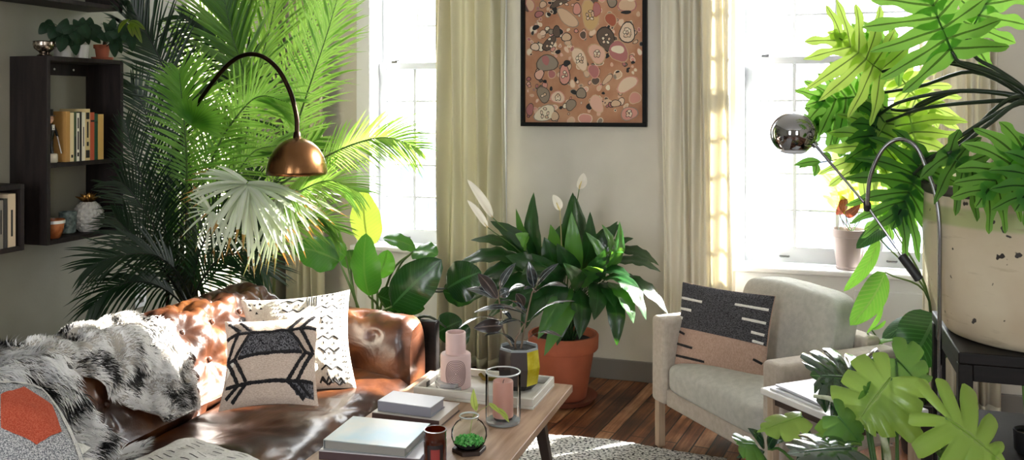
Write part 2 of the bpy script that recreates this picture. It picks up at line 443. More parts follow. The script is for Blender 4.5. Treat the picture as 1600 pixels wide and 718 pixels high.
mb = MB(); mb.box((px0+fw, YB-.02, pz0+fw), (px1-fw, YB-.004, pz1-fw), 0)
S = (px1-px0)/(692-22)          # metres per zoom pixel
lay = [0]
def blob(zx, zy, rx, ry, rot, ci, out=None, k=16, wob=.12):
    cx = px0+(zx-22)*S; cz = pz0+(688-zy)*S
    sd = random.random()*10
    def ring(sc_, off, ci2):
        lay[0] += 1
        y = YB-.0203-off
        ids = []
        for i in range(k):
            a = 2*PI*i/k
            w = 1+wob*math.sin(2*a+sd)+wob*.6*math.sin(3*a+sd*2)
            x_, z_ = (rx*sc_)*math.cos(a)*w*S, (ry*sc_)*math.sin(a)*w*S
            X = cx+x_*math.cos(rot)-z_*math.sin(rot); Z = cz+x_*math.sin(rot)+z_*math.cos(rot)
            X = min(max(X, px0+fw), px1-fw); Z = min(max(Z, pz0+fw), pz1-fw)
            ids.append(mb.vert((X, y, Z)))
        mb.face(ids, ci2+1)
    o0 = lay[0]*2e-6
    if out is not None: ring(1.0+3.0/max(rx, ry)+.06, o0, out)
    ring(1.0, o0+.0001, ci)
    return cx, cz
for i in range(330):
    zx, zy = random.uniform(50, 665), random.uniform(-310, 665)
    r = random.choice([4, 5, 6, 7, 8, 9, 12, 15, 18])
    blob(zx, zy, r, r*random.uniform(.6, 1.3), random.random()*3, random.choice([1, 3, 4, 2, 5, 8, 6, 11, 3, 9]), random.choice([9, 1, 12, 3, 2, 11]), k=12)
big = [(395,110,45,70,.1,13,7),(255,22,70,22,.5,2,1),(275,120,65,30,-.6,3,8),(163,355,50,45,0,12,2),(155,340,18,28,.6,6,None),(480,235,40,65,.6,2,1),(545,300,42,60,.3,6,7),
       (542,290,32,22,0,9,5),(590,205,42,45,.1,4,1),(258,418,30,46,0,5,1),(340,335,32,62,.3,4,7),(432,310,42,48,.2,11,7),(415,400,26,32,0,6,5),(487,443,32,14,.9,3,2),(175,250,20,52,-.7,2,1),
       (215,190,20,26,.3,2,1),(143,520,32,40,.1,8,2),(222,535,32,32,0,4,5),(150,620,62,34,.3,9,12),(205,635,18,26,0,3,1),(348,515,22,28,0,8,1),(292,575,24,28,0,8,2),(120,415,24,24,0,11,1),
       (325,75,22,26,0,5,2),(268,220,22,22,0,3,1),(97,268,20,20,0,4,1),(430,80,18,38,.1,6,10),(505,135,26,34,.2,10,7),(510,45,24,24,0,8,1),(590,60,40,38,.2,3,6),(270,357,18,18,0,1,None),
       (585,100,26,10,.1,1,None),(540,405,10,6,.4,1,None),(595,390,10,6,.4,1,None),(620,358,12,7,.2,1,None),(100,165,18,14,.3,1,None),(173,98,12,10,0,1,None),(560,8,14,10,0,1,None),(330,10,24,20,.1,1,None),
       (590,470,50,34,.6,4,5),(600,620,38,34,0,5,8),(430,570,30,44,.7,11,3),(370,650,34,28,.4,5,4),(530,568,22,18,0,3,1),(118,95,20,16,.1,6,1),(140,45,16,18,0,3,2),(70,45,22,30,.1,3,6),(68,600,20,28,0,6,2),
       (630,540,26,30,0,5,3),(185,490,9,11,0,1,None),(318,442,9,12,0,1,None),(465,515,8,8,0,1,None),(238,590,10,8,0,1,None),(615,10,36,34,0,9,3),
       (300,-60,60,40,.3,8,1),(480,-80,50,60,.1,4,2),(150,-70,50,40,.5,5,1),(580,-110,44,50,.3,2,1),(220,-160,52,44,.2,9,2),(400,-200,60,50,.6,6,1),(100,-240,40,50,.1,13,2),(560,-240,50,40,.2,3,1)]
for b in big: blob(*b)
for (cx, cy, n, R) in ((480,235,5,40),(255,22,6,60),(175,250,4,40),(590,205,9,34),(222,535,5,20),(395,110,6,40),(258,418,3,26),(340,335,5,36),(143,520,2,20),(150,620,5,45),(432,310,5,26),(600,620,5,24)):
    for i in range(n):
        a = i*2.4; blob(cx+R*.65*math.cos(a)*.6, cy+R*.9*math.sin(a)*.6, 6, 8, a, random.choice([3,4,9]), 1, k=10)
mb.build('canvas', pm, root, smooth=False)

# ---------- socket plate ----------
c = at(229, 461, 4.25)
r_ = thing('wall_outlet', 'white outlet plate low on the wall below the box shelf', 'outlet', (XL+.001, c.y, c.z))
mb = MB(); mb.box((XL+.0005, c.y-.036, c.z-.058), (XL+.007, c.y+.036, c.z+.058)); mb.build('cover_plate', white_paint, r_, bevel=.002)
for dz in (-.022, .022):
    mb = MB(); mb.box((XL+.007, c.y-.016, c.z+dz-.014), (XL+.0085, c.y+.016, c.z+dz+.014)); mb.build('socket', M('socket_grey', '77756f', .5), r_)
# ---------- wall box shelves ----------
XF = -2.82
def boxshelf(y0, y1, z0, z1, mids, label, name='box_shelf', rail=True):
    r = thing(name, label, 'shelf', (XL, (y0+y1)/2, z0), 0, None)
    t = .018
    for nm, lo, hi in (('side_panel', (XL+.001, y0, z0), (XF, y0+t, z1)), ('side_panel', (XL+.001, y1-t, z0), (XF, y1, z1)),
                       ('top_panel', (XL+.001, y0+t, z1-t), (XF, y1-t, z1)), ('bottom_panel', (XL+.001, y0+t, z0), (XF, y1-t, z0+t))):
        mb = MB(); mb.box(lo, hi); mb.build(nm, black_wood, r, bevel=.0015)
    for z in mids:
        mb = MB(); mb.box((XL+.001, y0+t, z-t), (XF-.002, y1-t, z)); mb.build('shelf_board', black_wood, r, bevel=.0015)
    if rail:
        mb = MB(); mb.box((XL+.001, y0+t, z1-t-.05), (XL+.016, y1-t, z1-t)); q = mb.build('mounting_rail', black_wood, r)
        for yy in (.25, .5, .75):
            mb = MB(); Y = y0+(y1-y0)*yy; mb.lathe([(0.0, .016), (.004, .0165), (.005, .0185), (0.0, .0195)], (XL, Y, z1-t-.025), 10, M=Matrix.Rotation(PI/2, 3, 'Y')); mb.build('screw', white_cer, q)
    return r
boxshelf(2.763, 3.179, .95, 1.697, [1.272], 'tall dark wooden two-tier box shelf on the wall, plants on top')
boxshelf(2.05, 2.657, .95, 1.202, [], 'low dark wooden box shelf with books, left of the tall one', rail=False)
boxshelf(2.35, 3.175, 1.913, 2.25, [], 'dark wooden box shelf mounted highest, above the shelf-top plants', rail=False)

def shelf_book(y, w, h, d, z, col, label, col2=None, xf=XF-.01, lean=0, grp='books on the tall box shelf', pages=False, spine_marks=None):
    """upright book: spine towards the room (+x), thickness w along y"""
    r = thing('book', label, 'book', (xf, y+w/2, z), 0, grp); r.rotation_euler = (lean, 0, 0)
    cm = M('cover_'+col, col, .6, col2=col2, vs=12) if col2 else M('cover_'+col, col, .6)
    mb = MB(); t = .0018
    mb.box((-d, -w/2, 0), (0, -w/2+t, h)); mb.box((-d, w/2-t, 0), (0, w/2, h)); mb.box((-.003, -w/2+t, 0), (0, w/2-t, h))
    mb.build('cover', cm, r, local=True, bevel=.0006)
    mb = MB(); mb.box((-d+.003, -w/2+t, .003), (-.004, w/2-t, h-.003)); mb.build('pages', paper, r, local=True)
    if spine_marks:
        mb = MB()
        for (a, b, f) in spine_marks: mb.box((0, -w/2*f, h*a), (.0006, w/2*f, h*b))
        mb.build('spine_print', M('spine_ink', '2a2624', .7), r, local=True)
    return r
# upper compartment of the tall shelf: near px 98..197 ; wall of books
bk = [  # y, width, height, colour, label, marks
 (2.868, .022, .205, 'b98b4c', 'tan cloth book beside the black figurine', None),
 (2.891, .019, .200, 'e6d3a8', 'cream book second from the figurine, thin dark print at foot', [(.08,.14,.5)]),
 (2.911, .013, .203, '4b5a3c', 'narrow olive green book between two cream ones', [(.1,.5,.4)]),
 (2.925, .015, .198, 'e9e3d2', 'white paperback with black lettered spine', [(.1,.18,.6),(.24,.62,.45),(.68,.9,.4)]),
 (2.941, .011, .203, '2a2724', 'thin black-spined book with pale title', None),
 (2.953, .017, .200, 'efe6d0', 'plain ivory paperback, middle of the row', [(.3,.7,.25)]),
 (2.971, .026, .215, 'd9c28e', 'thickest yellow cream book with blotchy spine print', [(.05,.2,.8),(.28,.36,.4),(.44,.75,.3),(.8,.93,.7)]),
 (3.000, .021, .200, 'c05a3c', 'orange-red book near the right of the row', [(.8,.84,.9)]),
 (3.022, .018, .195, '1e4a33', 'dark green book next to the orange-red one', [(.8,.82,.9)]),
 (3.043, .030, .192, 'caa45c', 'gold book, last in the row with ochre spine', None),
]
for (y, w, h, c_, lb, mk) in bk: shelf_book(y, w, h, .135, 1.272, c_, lb, spine_marks=mk)
for (y, w, h, c_, lb, mk) in [
 (2.505, .024, .19, 'b5402c', 'red book in the low box shelf', [(.1,.5,.3)]),
 (2.531, .018, .185, '46413a', 'charcoal book beside the red one in the low shelf', None),
 (2.551, .020, .18, '8d8577', 'taupe book in the middle of the low shelf', [(.3,.8,.3)]),
 (2.573, .016, .185, '35322e', 'slim near-black book in the low shelf', None),
 (2.592, .034, .20, 'd6bfa0', 'wide cream book, last on the low shelf', [(.2,.7,.25)]),
 (2.475, .028, .20, '7f8a80', 'grey-green book cut by the frame edge in low shelf', None)]:
    shelf_book(y, w, h, .135, .968, c_, lb, grp='books in the low box shelf', spine_marks=mk)
# small brass dish on top of the low shelf
mb = MB(); mb.lathe([(.016, 0), (.018, .004), (.008, .01), (.006, .03), (.03, .045), (.034, .058), (.031, .058), (.026, .047), (.004, .036)], (-2.9, 2.56, 1.202), 24)
tag(mb.build('footed_dish', dark_brass), 'small dark footed brass dish on top of the low box shelf', 'dish')

# figurine
g = thing('figurine', 'black-suited figurine with top hat standing on round white base', 'figurine', (-2.865, 2.822, 1.272))
mb = MB(); mb.lathe([(.026, 0), (.029, .004), (.029, .03), (.026, .036), (0.0, .036)], (-2.865, 2.822, 1.272), 28); mb.build('base', M('figurine_base', 'cfc5b4', .5), g)
zb = 1.308
mb = MB()
for s in (-1, 1): mb.tube([(-2.862, 2.822+s*.008, zb), (-2.866, 2.822+s*.009, zb+.03), (-2.866, 2.822+s*.007, zb+.06)], [.007, .008, .009], 10)
mb.lathe([(.013, .05), (.016, .07), (.02, .1), (.017, .115), (.008, .122), (0, .122)], (-2.866, 2.822, zb), 16)
for s in (-1, 1): mb.tube([(-2.866, 2.822+s*.018, zb+.112), (-2.86, 2.822+s*.026, zb+.085), (-2.846, 2.822+s*.02, zb+.068)], [.007, .006, .005], 8)
mb.build('suit', M('black_enamel', '0e0e10', .25), g)
mb = MB(); mb.lathe([(0, .118), (.006, .122), (.012, .131), (.013, .141), (.009, .152), (0, .154)], (-2.864, 2.822, zb), 16)
mb.tube([(-2.852, 2.822, zb+.139), (-2.847, 2.822, zb+.136)], [.003, .002], 6); mb.build('head', M('figurine_face', 'd9a98c', .5), g)
mb = MB(); mb.box((-2.8495, 2.816, zb+.095), (-2.8465, 2.828, zb+.116)); mb.tube([(-2.846, 2.84, zb+.07), (-2.835, 2.85, zb)], .002, 6); mb.build('shirt_front', white_cer, g)
mb = MB(); mb.lathe([(.021, .15), (.021, .153), (.0125, .154), (.0135, .178), (0, .178)], (-2.865, 2.822, zb), 20); mb.build('top_hat', M('black_enamel2', '0e0e10', .3), g)

# lower compartment
b1 = thing('copper_bowl', 'orange-copper cup bowl in the lower tier of the tall shelf', 'bowl', (-2.86, 2.835, .968))
mb = MB(); mb.lathe([(.022, 0), (.026, .004), (.036, .03), (.042, .062), (.043, .076), (.040, .076), (.033, .03), (0, .01)], (-2.86, 2.835, .968), 32); mb.build('body', M('copper_glaze', 'b06b3e', .25, col2='8a4b29', vs=30), b1)
mb = MB(); mb.lathe([(.0434, .06), (.0436, .066), (.0434, .072)], (-2.86, 2.835, .968), 32, ring=True); mb.build('rim_band', white_cer, b1)
b2 = thing('glazed_cup', 'mottled dark blue-grey glazed cup behind the copper bowl', 'cup', (-2.915, 2.965, .968))
mb = MB(); mb.lathe([(.026, 0), (.031, .004), (.034, .05), (.035, .09), (.032, .09), (.029, .01), (0, .008)], (-2.915, 2.965, .968), 32); mb.build('body', M('teal_glaze', '3e4d4c', .3, col2='7d8c88', vs=60), b2)
pn = thing('ceramic_pineapple', 'white diamond-textured ceramic pineapple with gold crown', 'ornament', (-2.885, 3.045, .968))
mb = MB()
nu, nv = 12, 9
def pin(u, v):
    a = 2*PI*u; z = v*.125
    R = .056*math.sin(PI*min(1, max(0, .12+.80*v)))**.55
    k1 = u*nu; row = v*nv
    s = (k1+(row)/2) % 1; t = (k1-(row)/2) % 1
    fac = (1-2*abs(s-.5))*1.0; fb = (1-2*abs(t-.5))
    R += .007*min(fac, fb)*1.6*math.sin(PI*min(1, v*.95+.03))**.5
    return Vector((-2.885+R*math.cos(a), 3.045+R*math.sin(a), .968+z))
mb.grid(pin, nu*8, 54); ctr = mb.vert((-2.885, 3.045, .968+.125))
mb.build('body', M('white_glaze_matte', 'b5b1a9', .5), pn)
gold = M('gold_leaf', 'b58a4c', .3, metal=1)
mb = MB()
for ring, (n, L_, tl) in enumerate(((7, .05, .9), (6, .06, .5), (4, .06, .15))):
    for i in range(n):
        a = 2*PI*i/n+ring*.5
        d = Vector((math.cos(a), math.sin(a), 0)); b0 = Vector((-2.885, 3.045, .968+.118))+d*.008
        pts = [b0, b0+d*.018*tl+Vector((0,0,L_*.5)), b0+d*.05*tl+Vector((0,0,L_*(.85-.3*tl)))]
        sd = Vector((-d.y, d.x, 0))
        ids = [mb.vert(b0-sd*.005), mb.vert(b0+sd*.005), mb.vert(pts[1]+sd*.006), mb.vert(pts[2]), mb.vert(pts[1]-sd*.006)]
        mb.face(ids)
mb.build('crown', gold, pn, solid=.0015)

# things on top of the tall shelf
zt = 1.697
bw = thing('silver_bowl', 'small engraved silver footed bowl, nearest end of tall shelf top', 'bowl', (-2.87, 2.80, zt))
mb = MB(); mb.lathe([(.026, 0), (.028, .004), (.018, .01), (.02, .016), (.038, .03), (.042, .045), (.041, .056), (.043, .058), (.04, .06), (.035, .035), (0, .022)], (-2.87, 2.80, zt), 36)
mb.build('body', M('tarnished_silver', 'c9bcae', .25, metal=1, col2='6d6258', vs=90, ramp_pos=(.45, .55)), bw)

# ---------- generic leaves ----------
def frame3(d, up):
    d = d.normalized(); s = d.cross(up)
    if s.length < 1e-4: s = d.cross(Vector((1, 0, 0)))
    s.normalize(); n = s.cross(d).normalized()
    return d, s, n
def prof_lance(v, k=1.0): return (math.sin(PI*v**.8)**.9)
def prof_oval(v): return math.sin(PI*v**.85)**.6 if 0 < v < 1 else 0
def prof_heart(v): return (math.sin(PI*min(1, (v*.93+.07))**.62))**.65 if v < 1 else 0
def leaf(mb, base, tip, width, face=None, arch=.12, fold=.25, prof=prof_lance, nv=10, nu=4, wave=0, nw=5, twist=0, tipdroop=0, m=None):
    """leaf blade from base to tip; face: direction its upper side looks"""
    base, tip = Vector(base), Vector(tip); ax = tip-base; L = ax.length
    up = Vector(face) if face is not None else Vector((0, -.55, .83))
    d, s, n = frame3(ax, up)
    ph = (base.x*37+tip.z*53) % 6.28
    def fn(u, v):
        q = (u-.5)*2
        w = width*.5*prof(min(max(v, 0.0), 1.0))
        c = base+ax*v + n*(arch*L*math.sin(PI*v)) - Vector((0, 0, 1))*tipdroop*L*v**3
        tw = twist*v
        ss = s*math.cos(tw)+n*math.sin(tw); nn = n*math.cos(tw)-s*math.sin(tw)
        z = fold*abs(q)*w - .25*q*q*w
        if wave: z += wave*w*abs(q)*math.sin(nw*2*PI*v+ph+(1.3 if q > 0 else 0))
        return c+ss*(q*w)+nn*z
    mb.grid(fn, nu, nv, m=m)
def lobed(mb, base, tip, W, face, lobes=6, depth=.65, back=50, fwd=55, curl=.15, nv_per=8, nu=10, droop=.1, ruffle=0.0, pw=.5, seed=0, notch_w=.3, holes=False, arch=.0, tipf=1.0):
    """split leaf (monstera / philodendron): fingers fan out from the midrib"""
    rnd = random.Random(seed)
    base, tip = Vector(base), Vector(tip); ax = tip-base; L = ax.length
    d, s, n = frame3(ax, Vector(face))
    lw = [[rnd.uniform(.82, 1.1) for _ in range(lobes+1)] for _ in range(2)]
    lo = [rnd.uniform(-.15, .15) for _ in range(2)]
    nv = lobes*nv_per
    def fn(u, v):
        q = (u-.5)*2; sd = 1 if q > 0 else -1; k = 0 if q < 0 else 1; a = abs(q)
        x = v*lobes+lo[k]
        li = int(min(max(x, 0), lobes)); fr = x-math.floor(x)
        env = (math.sin(PI*(.16+.80*v))**.75)
        edge = min(fr, 1-fr)*2         # 0 at the notch, 1 mid-finger
        tipshape = min(1, edge/notch_w)**pw
        w = W*env*lw[k][li]
        th = math.radians(-back+(back+fwd)*v**.8)
        reach = w*((1-depth)+depth*tipshape)
        if v < .015 or v > .985: reach *= .5
        r = a*reach
        rel = a
        ang = th+(0.10*a*(edge-.5))*0
        # base of midrib starts above the blade's rear corner
        vv = max(0, v*1.0-.06)/.94
        c = base+d*(L*.85*vv) + n*(arch*L*math.sin(PI*vv))
        bend = -curl*rel*rel*reach
        out = s*sd*math.cos(th)+d*math.sin(th)
        z = bend + ruffle*rel*W*math.sin(x*2*PI*2+sd)*.5 + .05*W*rel*edge
        p = c+out*r+n*z
        p.z -= droop*L*(rel*reach/W)**2*.5+droop*L*vv*vv*.5
        return p
    b0_ = len(mb.uv); mb.grid(fn, nu, nv)
    mb.tube([base+d*(L*.85*i/8)+n*(arch*L*math.sin(PI*i/8)+.001) - Vector((0, 0, 1))*droop*L*(i/8)**2*.5 for i in range(9)], [.003*(1-.7*i/8) for i in range(9)], 6)
    # midrib tip finger
    def ft(u, v):
        q = (u-.5)*2; w = W*.20*tipf*(1-v)**.6*(1 if v < 1 else 0)
        c = base+d*(L*.80+L*.26*v)-Vector((0, 0, 1))*droop*L*.5*(.9+v*.4)
        return c+s*q*w
    mb.grid(ft, 4, 5)
def petiole(mb, pts, r0, r1, n=14, k=7, m=None):
    P = bez(pts, n); mb.tube(P, [r0+(r1-r0)*i/n for i in range(n+1)], k, m)

# foliage plants on the tall shelf top
dk_leaf = leafmat('dark_house_leaf', '0e2413', '183a1e', rough=.5, spec=.25, trans=.1, tcol='4d8a2c', nveins=8)
dk_leaf2 = leafmat('begonia_leaf', '1c3a18', '49702a', rough=.4, trans=.2, tcol='86b832', nveins=6, col2='32561c')
stem_dark = M('dark_stem', '1c2b14', .6)
def shelf_plant(name, label, c, pot_prof, pot_mat, leaves, lm, extra=None, cat='plant'):
    r = thing(name, label, cat, c)
    mb = MB(); mb.lathe(pot_prof, c, 28); mb.build('pot', pot_mat, r)
    top = max(z for _, z in pot_prof); ri = [rr for rr, z in pot_prof if z == top][-1]
    mb = MB(); mb.lathe([(0, top-.012), (ri*.95, top-.013)], c, 20); mb.build('soil', soil, r)
    st = MB(); cc = Vector(c)+Vector((0, 0, top-.015))
    for (px, py, dd, w, L_, ang) in leaves:
        p = at(px, py, dd); p.x = max(p.x, XL+.045)
        dr = Vector((math.sin(ang)*.35, math.sin(ang)*.94, math.cos(ang)))
        if XL > (p+dr*L_/2).x-.01: dr.x = .1
        p.x = max(p.x, XL+.03)
        lf = MB(); leaf(lf, p-dr*L_/2, p+dr*L_/2, w, face=(.8, -.55, .2), prof=prof_heart, fold=.2)
        lf.build('leaf', lm, r, smooth='full')
        petiole(st, [cc, cc.lerp(p-dr*L_/2, .5)+Vector((0, 0, .03)), p-dr*L_/2], .0018, .0012, 6, 5)
    st.build('stems', stem_dark, r)
    if extra: extra(r)
    return r
rs = random.Random(3)
zd = 3.55
def lv(pts, d, w, L_): return [(x, y, d+rs.uniform(-.03, .05), w*rs.uniform(.8, 1.15), L_*rs.uniform(.8, 1.15), a) for (x, y, a) in pts]
cA = Vector((-2.90, 2.925, zt))
shelf_plant('potted_plant', 'dark heart-leaved plant in white and glass pot beside silver bowl', cA, [(.028, 0), (.033, .003), (.036, .05), (.037, .062), (.034, .062), (.03, .01)], white_cer,
  lv([(68,46,-2.4),(75,40,-2.0),(82,52,-2.6),(95,48,-1.2),(92,60,2.8),(100,40,.4),(104,55,3.0),(96,70,3.3),(110,45,1.2),(118,58,2.8),(125,50,.5),(117,74,3.0),(128,36,.2),(133,50,2.6),(120,40,-.5),(105,64,2.2),(86,66,-2.6)], 3.58, .045, .06), dk_leaf)
cB = Vector((-2.90, 3.02, zt))
mbs = MB(); 
shelf_plant('potted_plant', 'dark-leaved plant in clear white tumbler, middle of the shelf top', cB, [(.025, 0), (.028, .002), (.033, .06), (.030, .06), (.026, .006)], white_cer,
  lv([(130,42,.5),(135,58,2.8),(142,48,1.0),(148,60,2.2),(128,62,3.4),(150,45,1.3),(140,36,.1),(155,54,2.2)], 3.66, .04, .06), dk_leaf)
cC = Vector((-2.88, 3.12, zt))
def saucerC(r):
    mb = MB(); mb.lathe([(.03, 0), (.042, .002), (.045, .012), (.042, .012), (.03, .005)], cC, 28); mb.build('saucer', terracotta, r)
shelf_plant('potted_plant', 'dark begonia in terracotta pot and saucer at far end of shelf', cC, [(.024, .004), (.03, .05), (.035, .05), (.036, .066), (.032, .066)], terracotta,
  lv([(160,58,-1.5),(168,45,-.6),(175,40,.3),(172,60,2.8),(182,52,1.0),(190,60,2.2),(185,72,2.7),(195,50,1.0),(200,62,2.3),(205,68,3.0),(178,78,3.0),(190,42,.4)], 3.68, .04, .06), dk_leaf, saucerC)
lfm = leafmat('lime_leaf', '5c7a20', '39501a', trans=.4, tcol='a6c93a', col2='4a3818')
r_ = thing('trailing_plant', 'lime-edged trailing leaf sprig reaching over the palm from the shelf', 'plant', cC+Vector((.0, .0, .0665)))
mb = MB(); petiole(mb, [cC+Vector((.01, 0, .052)), at(195, 48, 3.7), at(208, 33, 3.66)], .002, .0015); mb.build('stems', stem_dark, r_)
for a, b in (((202, 33), (227, 47)), ((207, 34), (222, 68)), ((205, 36), (208, 58)), ((200, 30), (185, 52))):
    mb = MB(); leaf(mb, at(*a, 3.66), at(*b, 3.62), .03, prof=prof_heart); mb.build('leaf', lfm, r_, smooth='full')

# ---------- sofa ----------
SY0, SY1 = .95, 3.42
PROF = [(-2.34,.25),(-2.345,.45),(-2.335,.60),(-2.31,.70),(-2.25,.755),(-2.18,.765),(-2.11,.745),(-2.06,.68),(-2.03,.60),(-2.005,.52),(-1.985,.455)]
SEAT = [(-2.0,.40),(-1.985,.425),(-1.93,.437),(-1.80,.44),(-1.66,.445),(-1.56,.44),(-1.50,.425),(-1.465,.395),(-1.455,.35),(-1.465,.30),(-1.475,.24)]
def curve2(P, t):
    m = len(P)-1; x = min(max(t, 0), 1)*m; k = min(int(x), m-1); u = x-k
    a, b = P[k], P[k+1]; a0 = P[max(k-1, 0)]; b1 = P[min(k+2, m)]
    r = []
    for i in range(2):
        r.append(.5*((2*a[i])+(b[i]-a0[i])*u+(2*a0[i]-5*a[i]+4*b[i]-b1[i])*u*u+(3*a[i]-a0[i]-3*b[i]+b1[i])*u**3))
    return Vector((r[0], 0, r[1]))
def sprof(y, t): # 0..1 back, 1..2 seat
    if t <= 1: p = curve2(PROF, t)
    else: p = curve2(SEAT, t-1)
    return Vector((p.x, y, p.z))
btn = []
for i in range(-1, 16):
    btn.append((1.05+i*.17, .82)); btn.append((1.135+i*.17, .66)); 
    btn.append((1.05+i*.17, .50))
sbt = [(1.1+i*.24, 1.30+.2*(i % 2)) for i in range(10)]
def dimple(y, t, B, amp, ry, rt):
    h = 0
    for (by, bt) in B:
        dy, dt = (y-by)/ry, (t-bt)/rt
        q = dy*dy+dt*dt
        if q < 9:
            h += -amp*math.exp(-q*1.4)
            a = math.atan2(dt, dy); h += amp*.16*math.sin(a*7+by*9)*math.exp(-(q-1.2)**2*.8)
    return h
def back_surf(y, t):
    p = sprof(y, t); e = .002
    q = sprof(y, min(t+e, 1)) - sprof(y, max(t-e, 0)); nrm = Vector((-q.z, 0, q.x)).normalized()
    drop = 0
    if y > 3.17: k = min(1, (y-3.17)/.25); drop = .13*k*k*(3-2*k)
    h = dimple(y, t, btn, .036, .055, .07)+.008*noise.noise(Vector((y*9, t*7, 0)))
    p = p+nrm*h
    p.z -= drop*max(0, (p.z-.3))/.46
    return p
so = thing('tufted_sofa', 'cognac brown tufted leather sofa along the left wall', 'sofa', ((-1.9), 2.2, 0))
mb = MB(); mb.grid(lambda u, v: back_surf(SY0+(SY1-.02-SY0)*v, u), 70, 230, flip=True); mb.build('backrest', leather_mat, so, smooth='full')
def seat_surf(y, t):
    p = sprof(y, 1+t); e = .002
    q = sprof(y, 1+min(t+e, 1)) - sprof(y, 1+max(t-e, 0)); nrm = Vector((-q.z, 0, q.x)).normalized()
    puck = .010*abs(math.sin(y*34))**.5*math.exp(-((t-.78)/.13)**2)
    h = .5*dimple(y, t+1, sbt, .028, .08, .12)+.010*noise.noise(Vector((y*5, t*4, 9)))+.005*noise.noise(Vector((y*16, t*9, 2)))+puck*.6
    return p+nrm*h
mb = MB(); mb.grid(lambda u, v: seat_surf(1.16+(3.2-1.16)*v, u), 60, 200, flip=True); mb.build('seat', leather_mat, so, smooth='full')
def arm(y0, y1, inner):
    """padded arm; cross-section in YZ swept along x"""
    s = 1 if inner < 0 else -1   # inner face side
    yi, yo = (y0, y1) if s > 0 else (y1, y0)
    A = [(yi, .38), (yi-.005*s, .5), (yi+.0*s, .58), (yi+.04*s, .635), (yi+.11*s, .65), (yi+.18*s, .62), (yo, .52), (yo, .2)]
    B = [(-1.95, .56), (-1.78, .56), (-1.60, .56), (-1.86, .40), (-1.69, .40), (-1.52, .40)]
    def fn(u, v):
        p = curve2(A, u); x = -2.14+(-1.475+2.14)*v
        y, z = p.x, p.z
        bul = .012*math.sin(PI*v)
        z = z + (.03*math.sin(PI*min(1, v*1.1)) if z > .5 else 0)*.4 + .012*noise.noise(Vector((x*14, u*8, 5)))
        tt = min(u, .45)
        dim = 0
        for (bx, bt) in ((-1.98, .28), (-1.80, .28), (-1.62, .28), (-1.89, .5), (-1.71, .5), (-1.89, .1), (-1.71, .1)):
            q = ((x-bx)/.035)**2+((u-bt)/.05)**2
            dim += .022*math.exp(-1.4*q)
        if u < .45: y += s*dim
        else: z -= dim
        if v > .93: # rounded front
            k = (v-.93)/.07; y = y+(yi+.1*s-y)*.35*k*k; z = z-.03*k*k if z > .45 else z
        return Vector((x, y, z))
    mb = MB(); mb.grid(fn, 44, 50, flip=(s < 0))
    # front cap
    n0 = len(mb.v); ring = [mb.vert(fn(i/20, 1)) for i in range(21)]; mb.face(ring)
    o = mb.build('armrest', leather_mat, so, smooth='full')
arm(3.20, 3.42, -1); arm(.93, 1.15, 1)
def fn_b(lst, r=.011):
    mb = MB()
    for p, n in lst: mb.lathe([(r, -.002), (r*.95, .004), (r*.5, .008), (0, .009)], p, 12, M=n.to_track_quat('Z', 'Y').to_matrix())
    return mb
bl = []
for (by, bt) in btn:
    if SY0+.05 < by < 3.15:
        bl.append((back_surf(by, bt)+Vector((.002, 0, .001)), Vector((.9, 0, .4))))
for p, n in bl: fn_b([(p, n)]).build('button', leather_mat, so)
for (x, z) in ((-1.80, .587), (-1.62, .587), (-1.98, .59)):
    fn_b([(Vector((x, 3.235, z)), Vector((0, -1, .3)))]).build('button', leather_mat, so)
mb = MB(); mb.box((-2.18, 3.425, .1), (-1.445, 3.465, .60)); mb.build('end_panel', black_wood2, so, bevel=.006)
mb = MB(); mb.box((-2.18, .88, .1), (-1.445, .925, .60)); mb.build('end_panel', black_wood2, so, bevel=.006)
mb = MB(); mb.box((-1.50, .925, .15), (-1.46, 3.425, .24)); mb.build('front_rail', black_wood2, so, bevel=.004)
mb = MB(); mb.box((-2.33, .95, .16), (-1.5, 3.4, .36)); mb.build('under_frame', black_wood2, so)
for (x, y) in ((-1.49, 1.0), (-1.49, 3.38), (-2.28, 1.0), (-2.28, 3.38)):
    mb = MB(); mb.tube([(x, y, 0), (x, y, .16)], [.018, .025], 10); mb.build('leg', black_wood2, so)

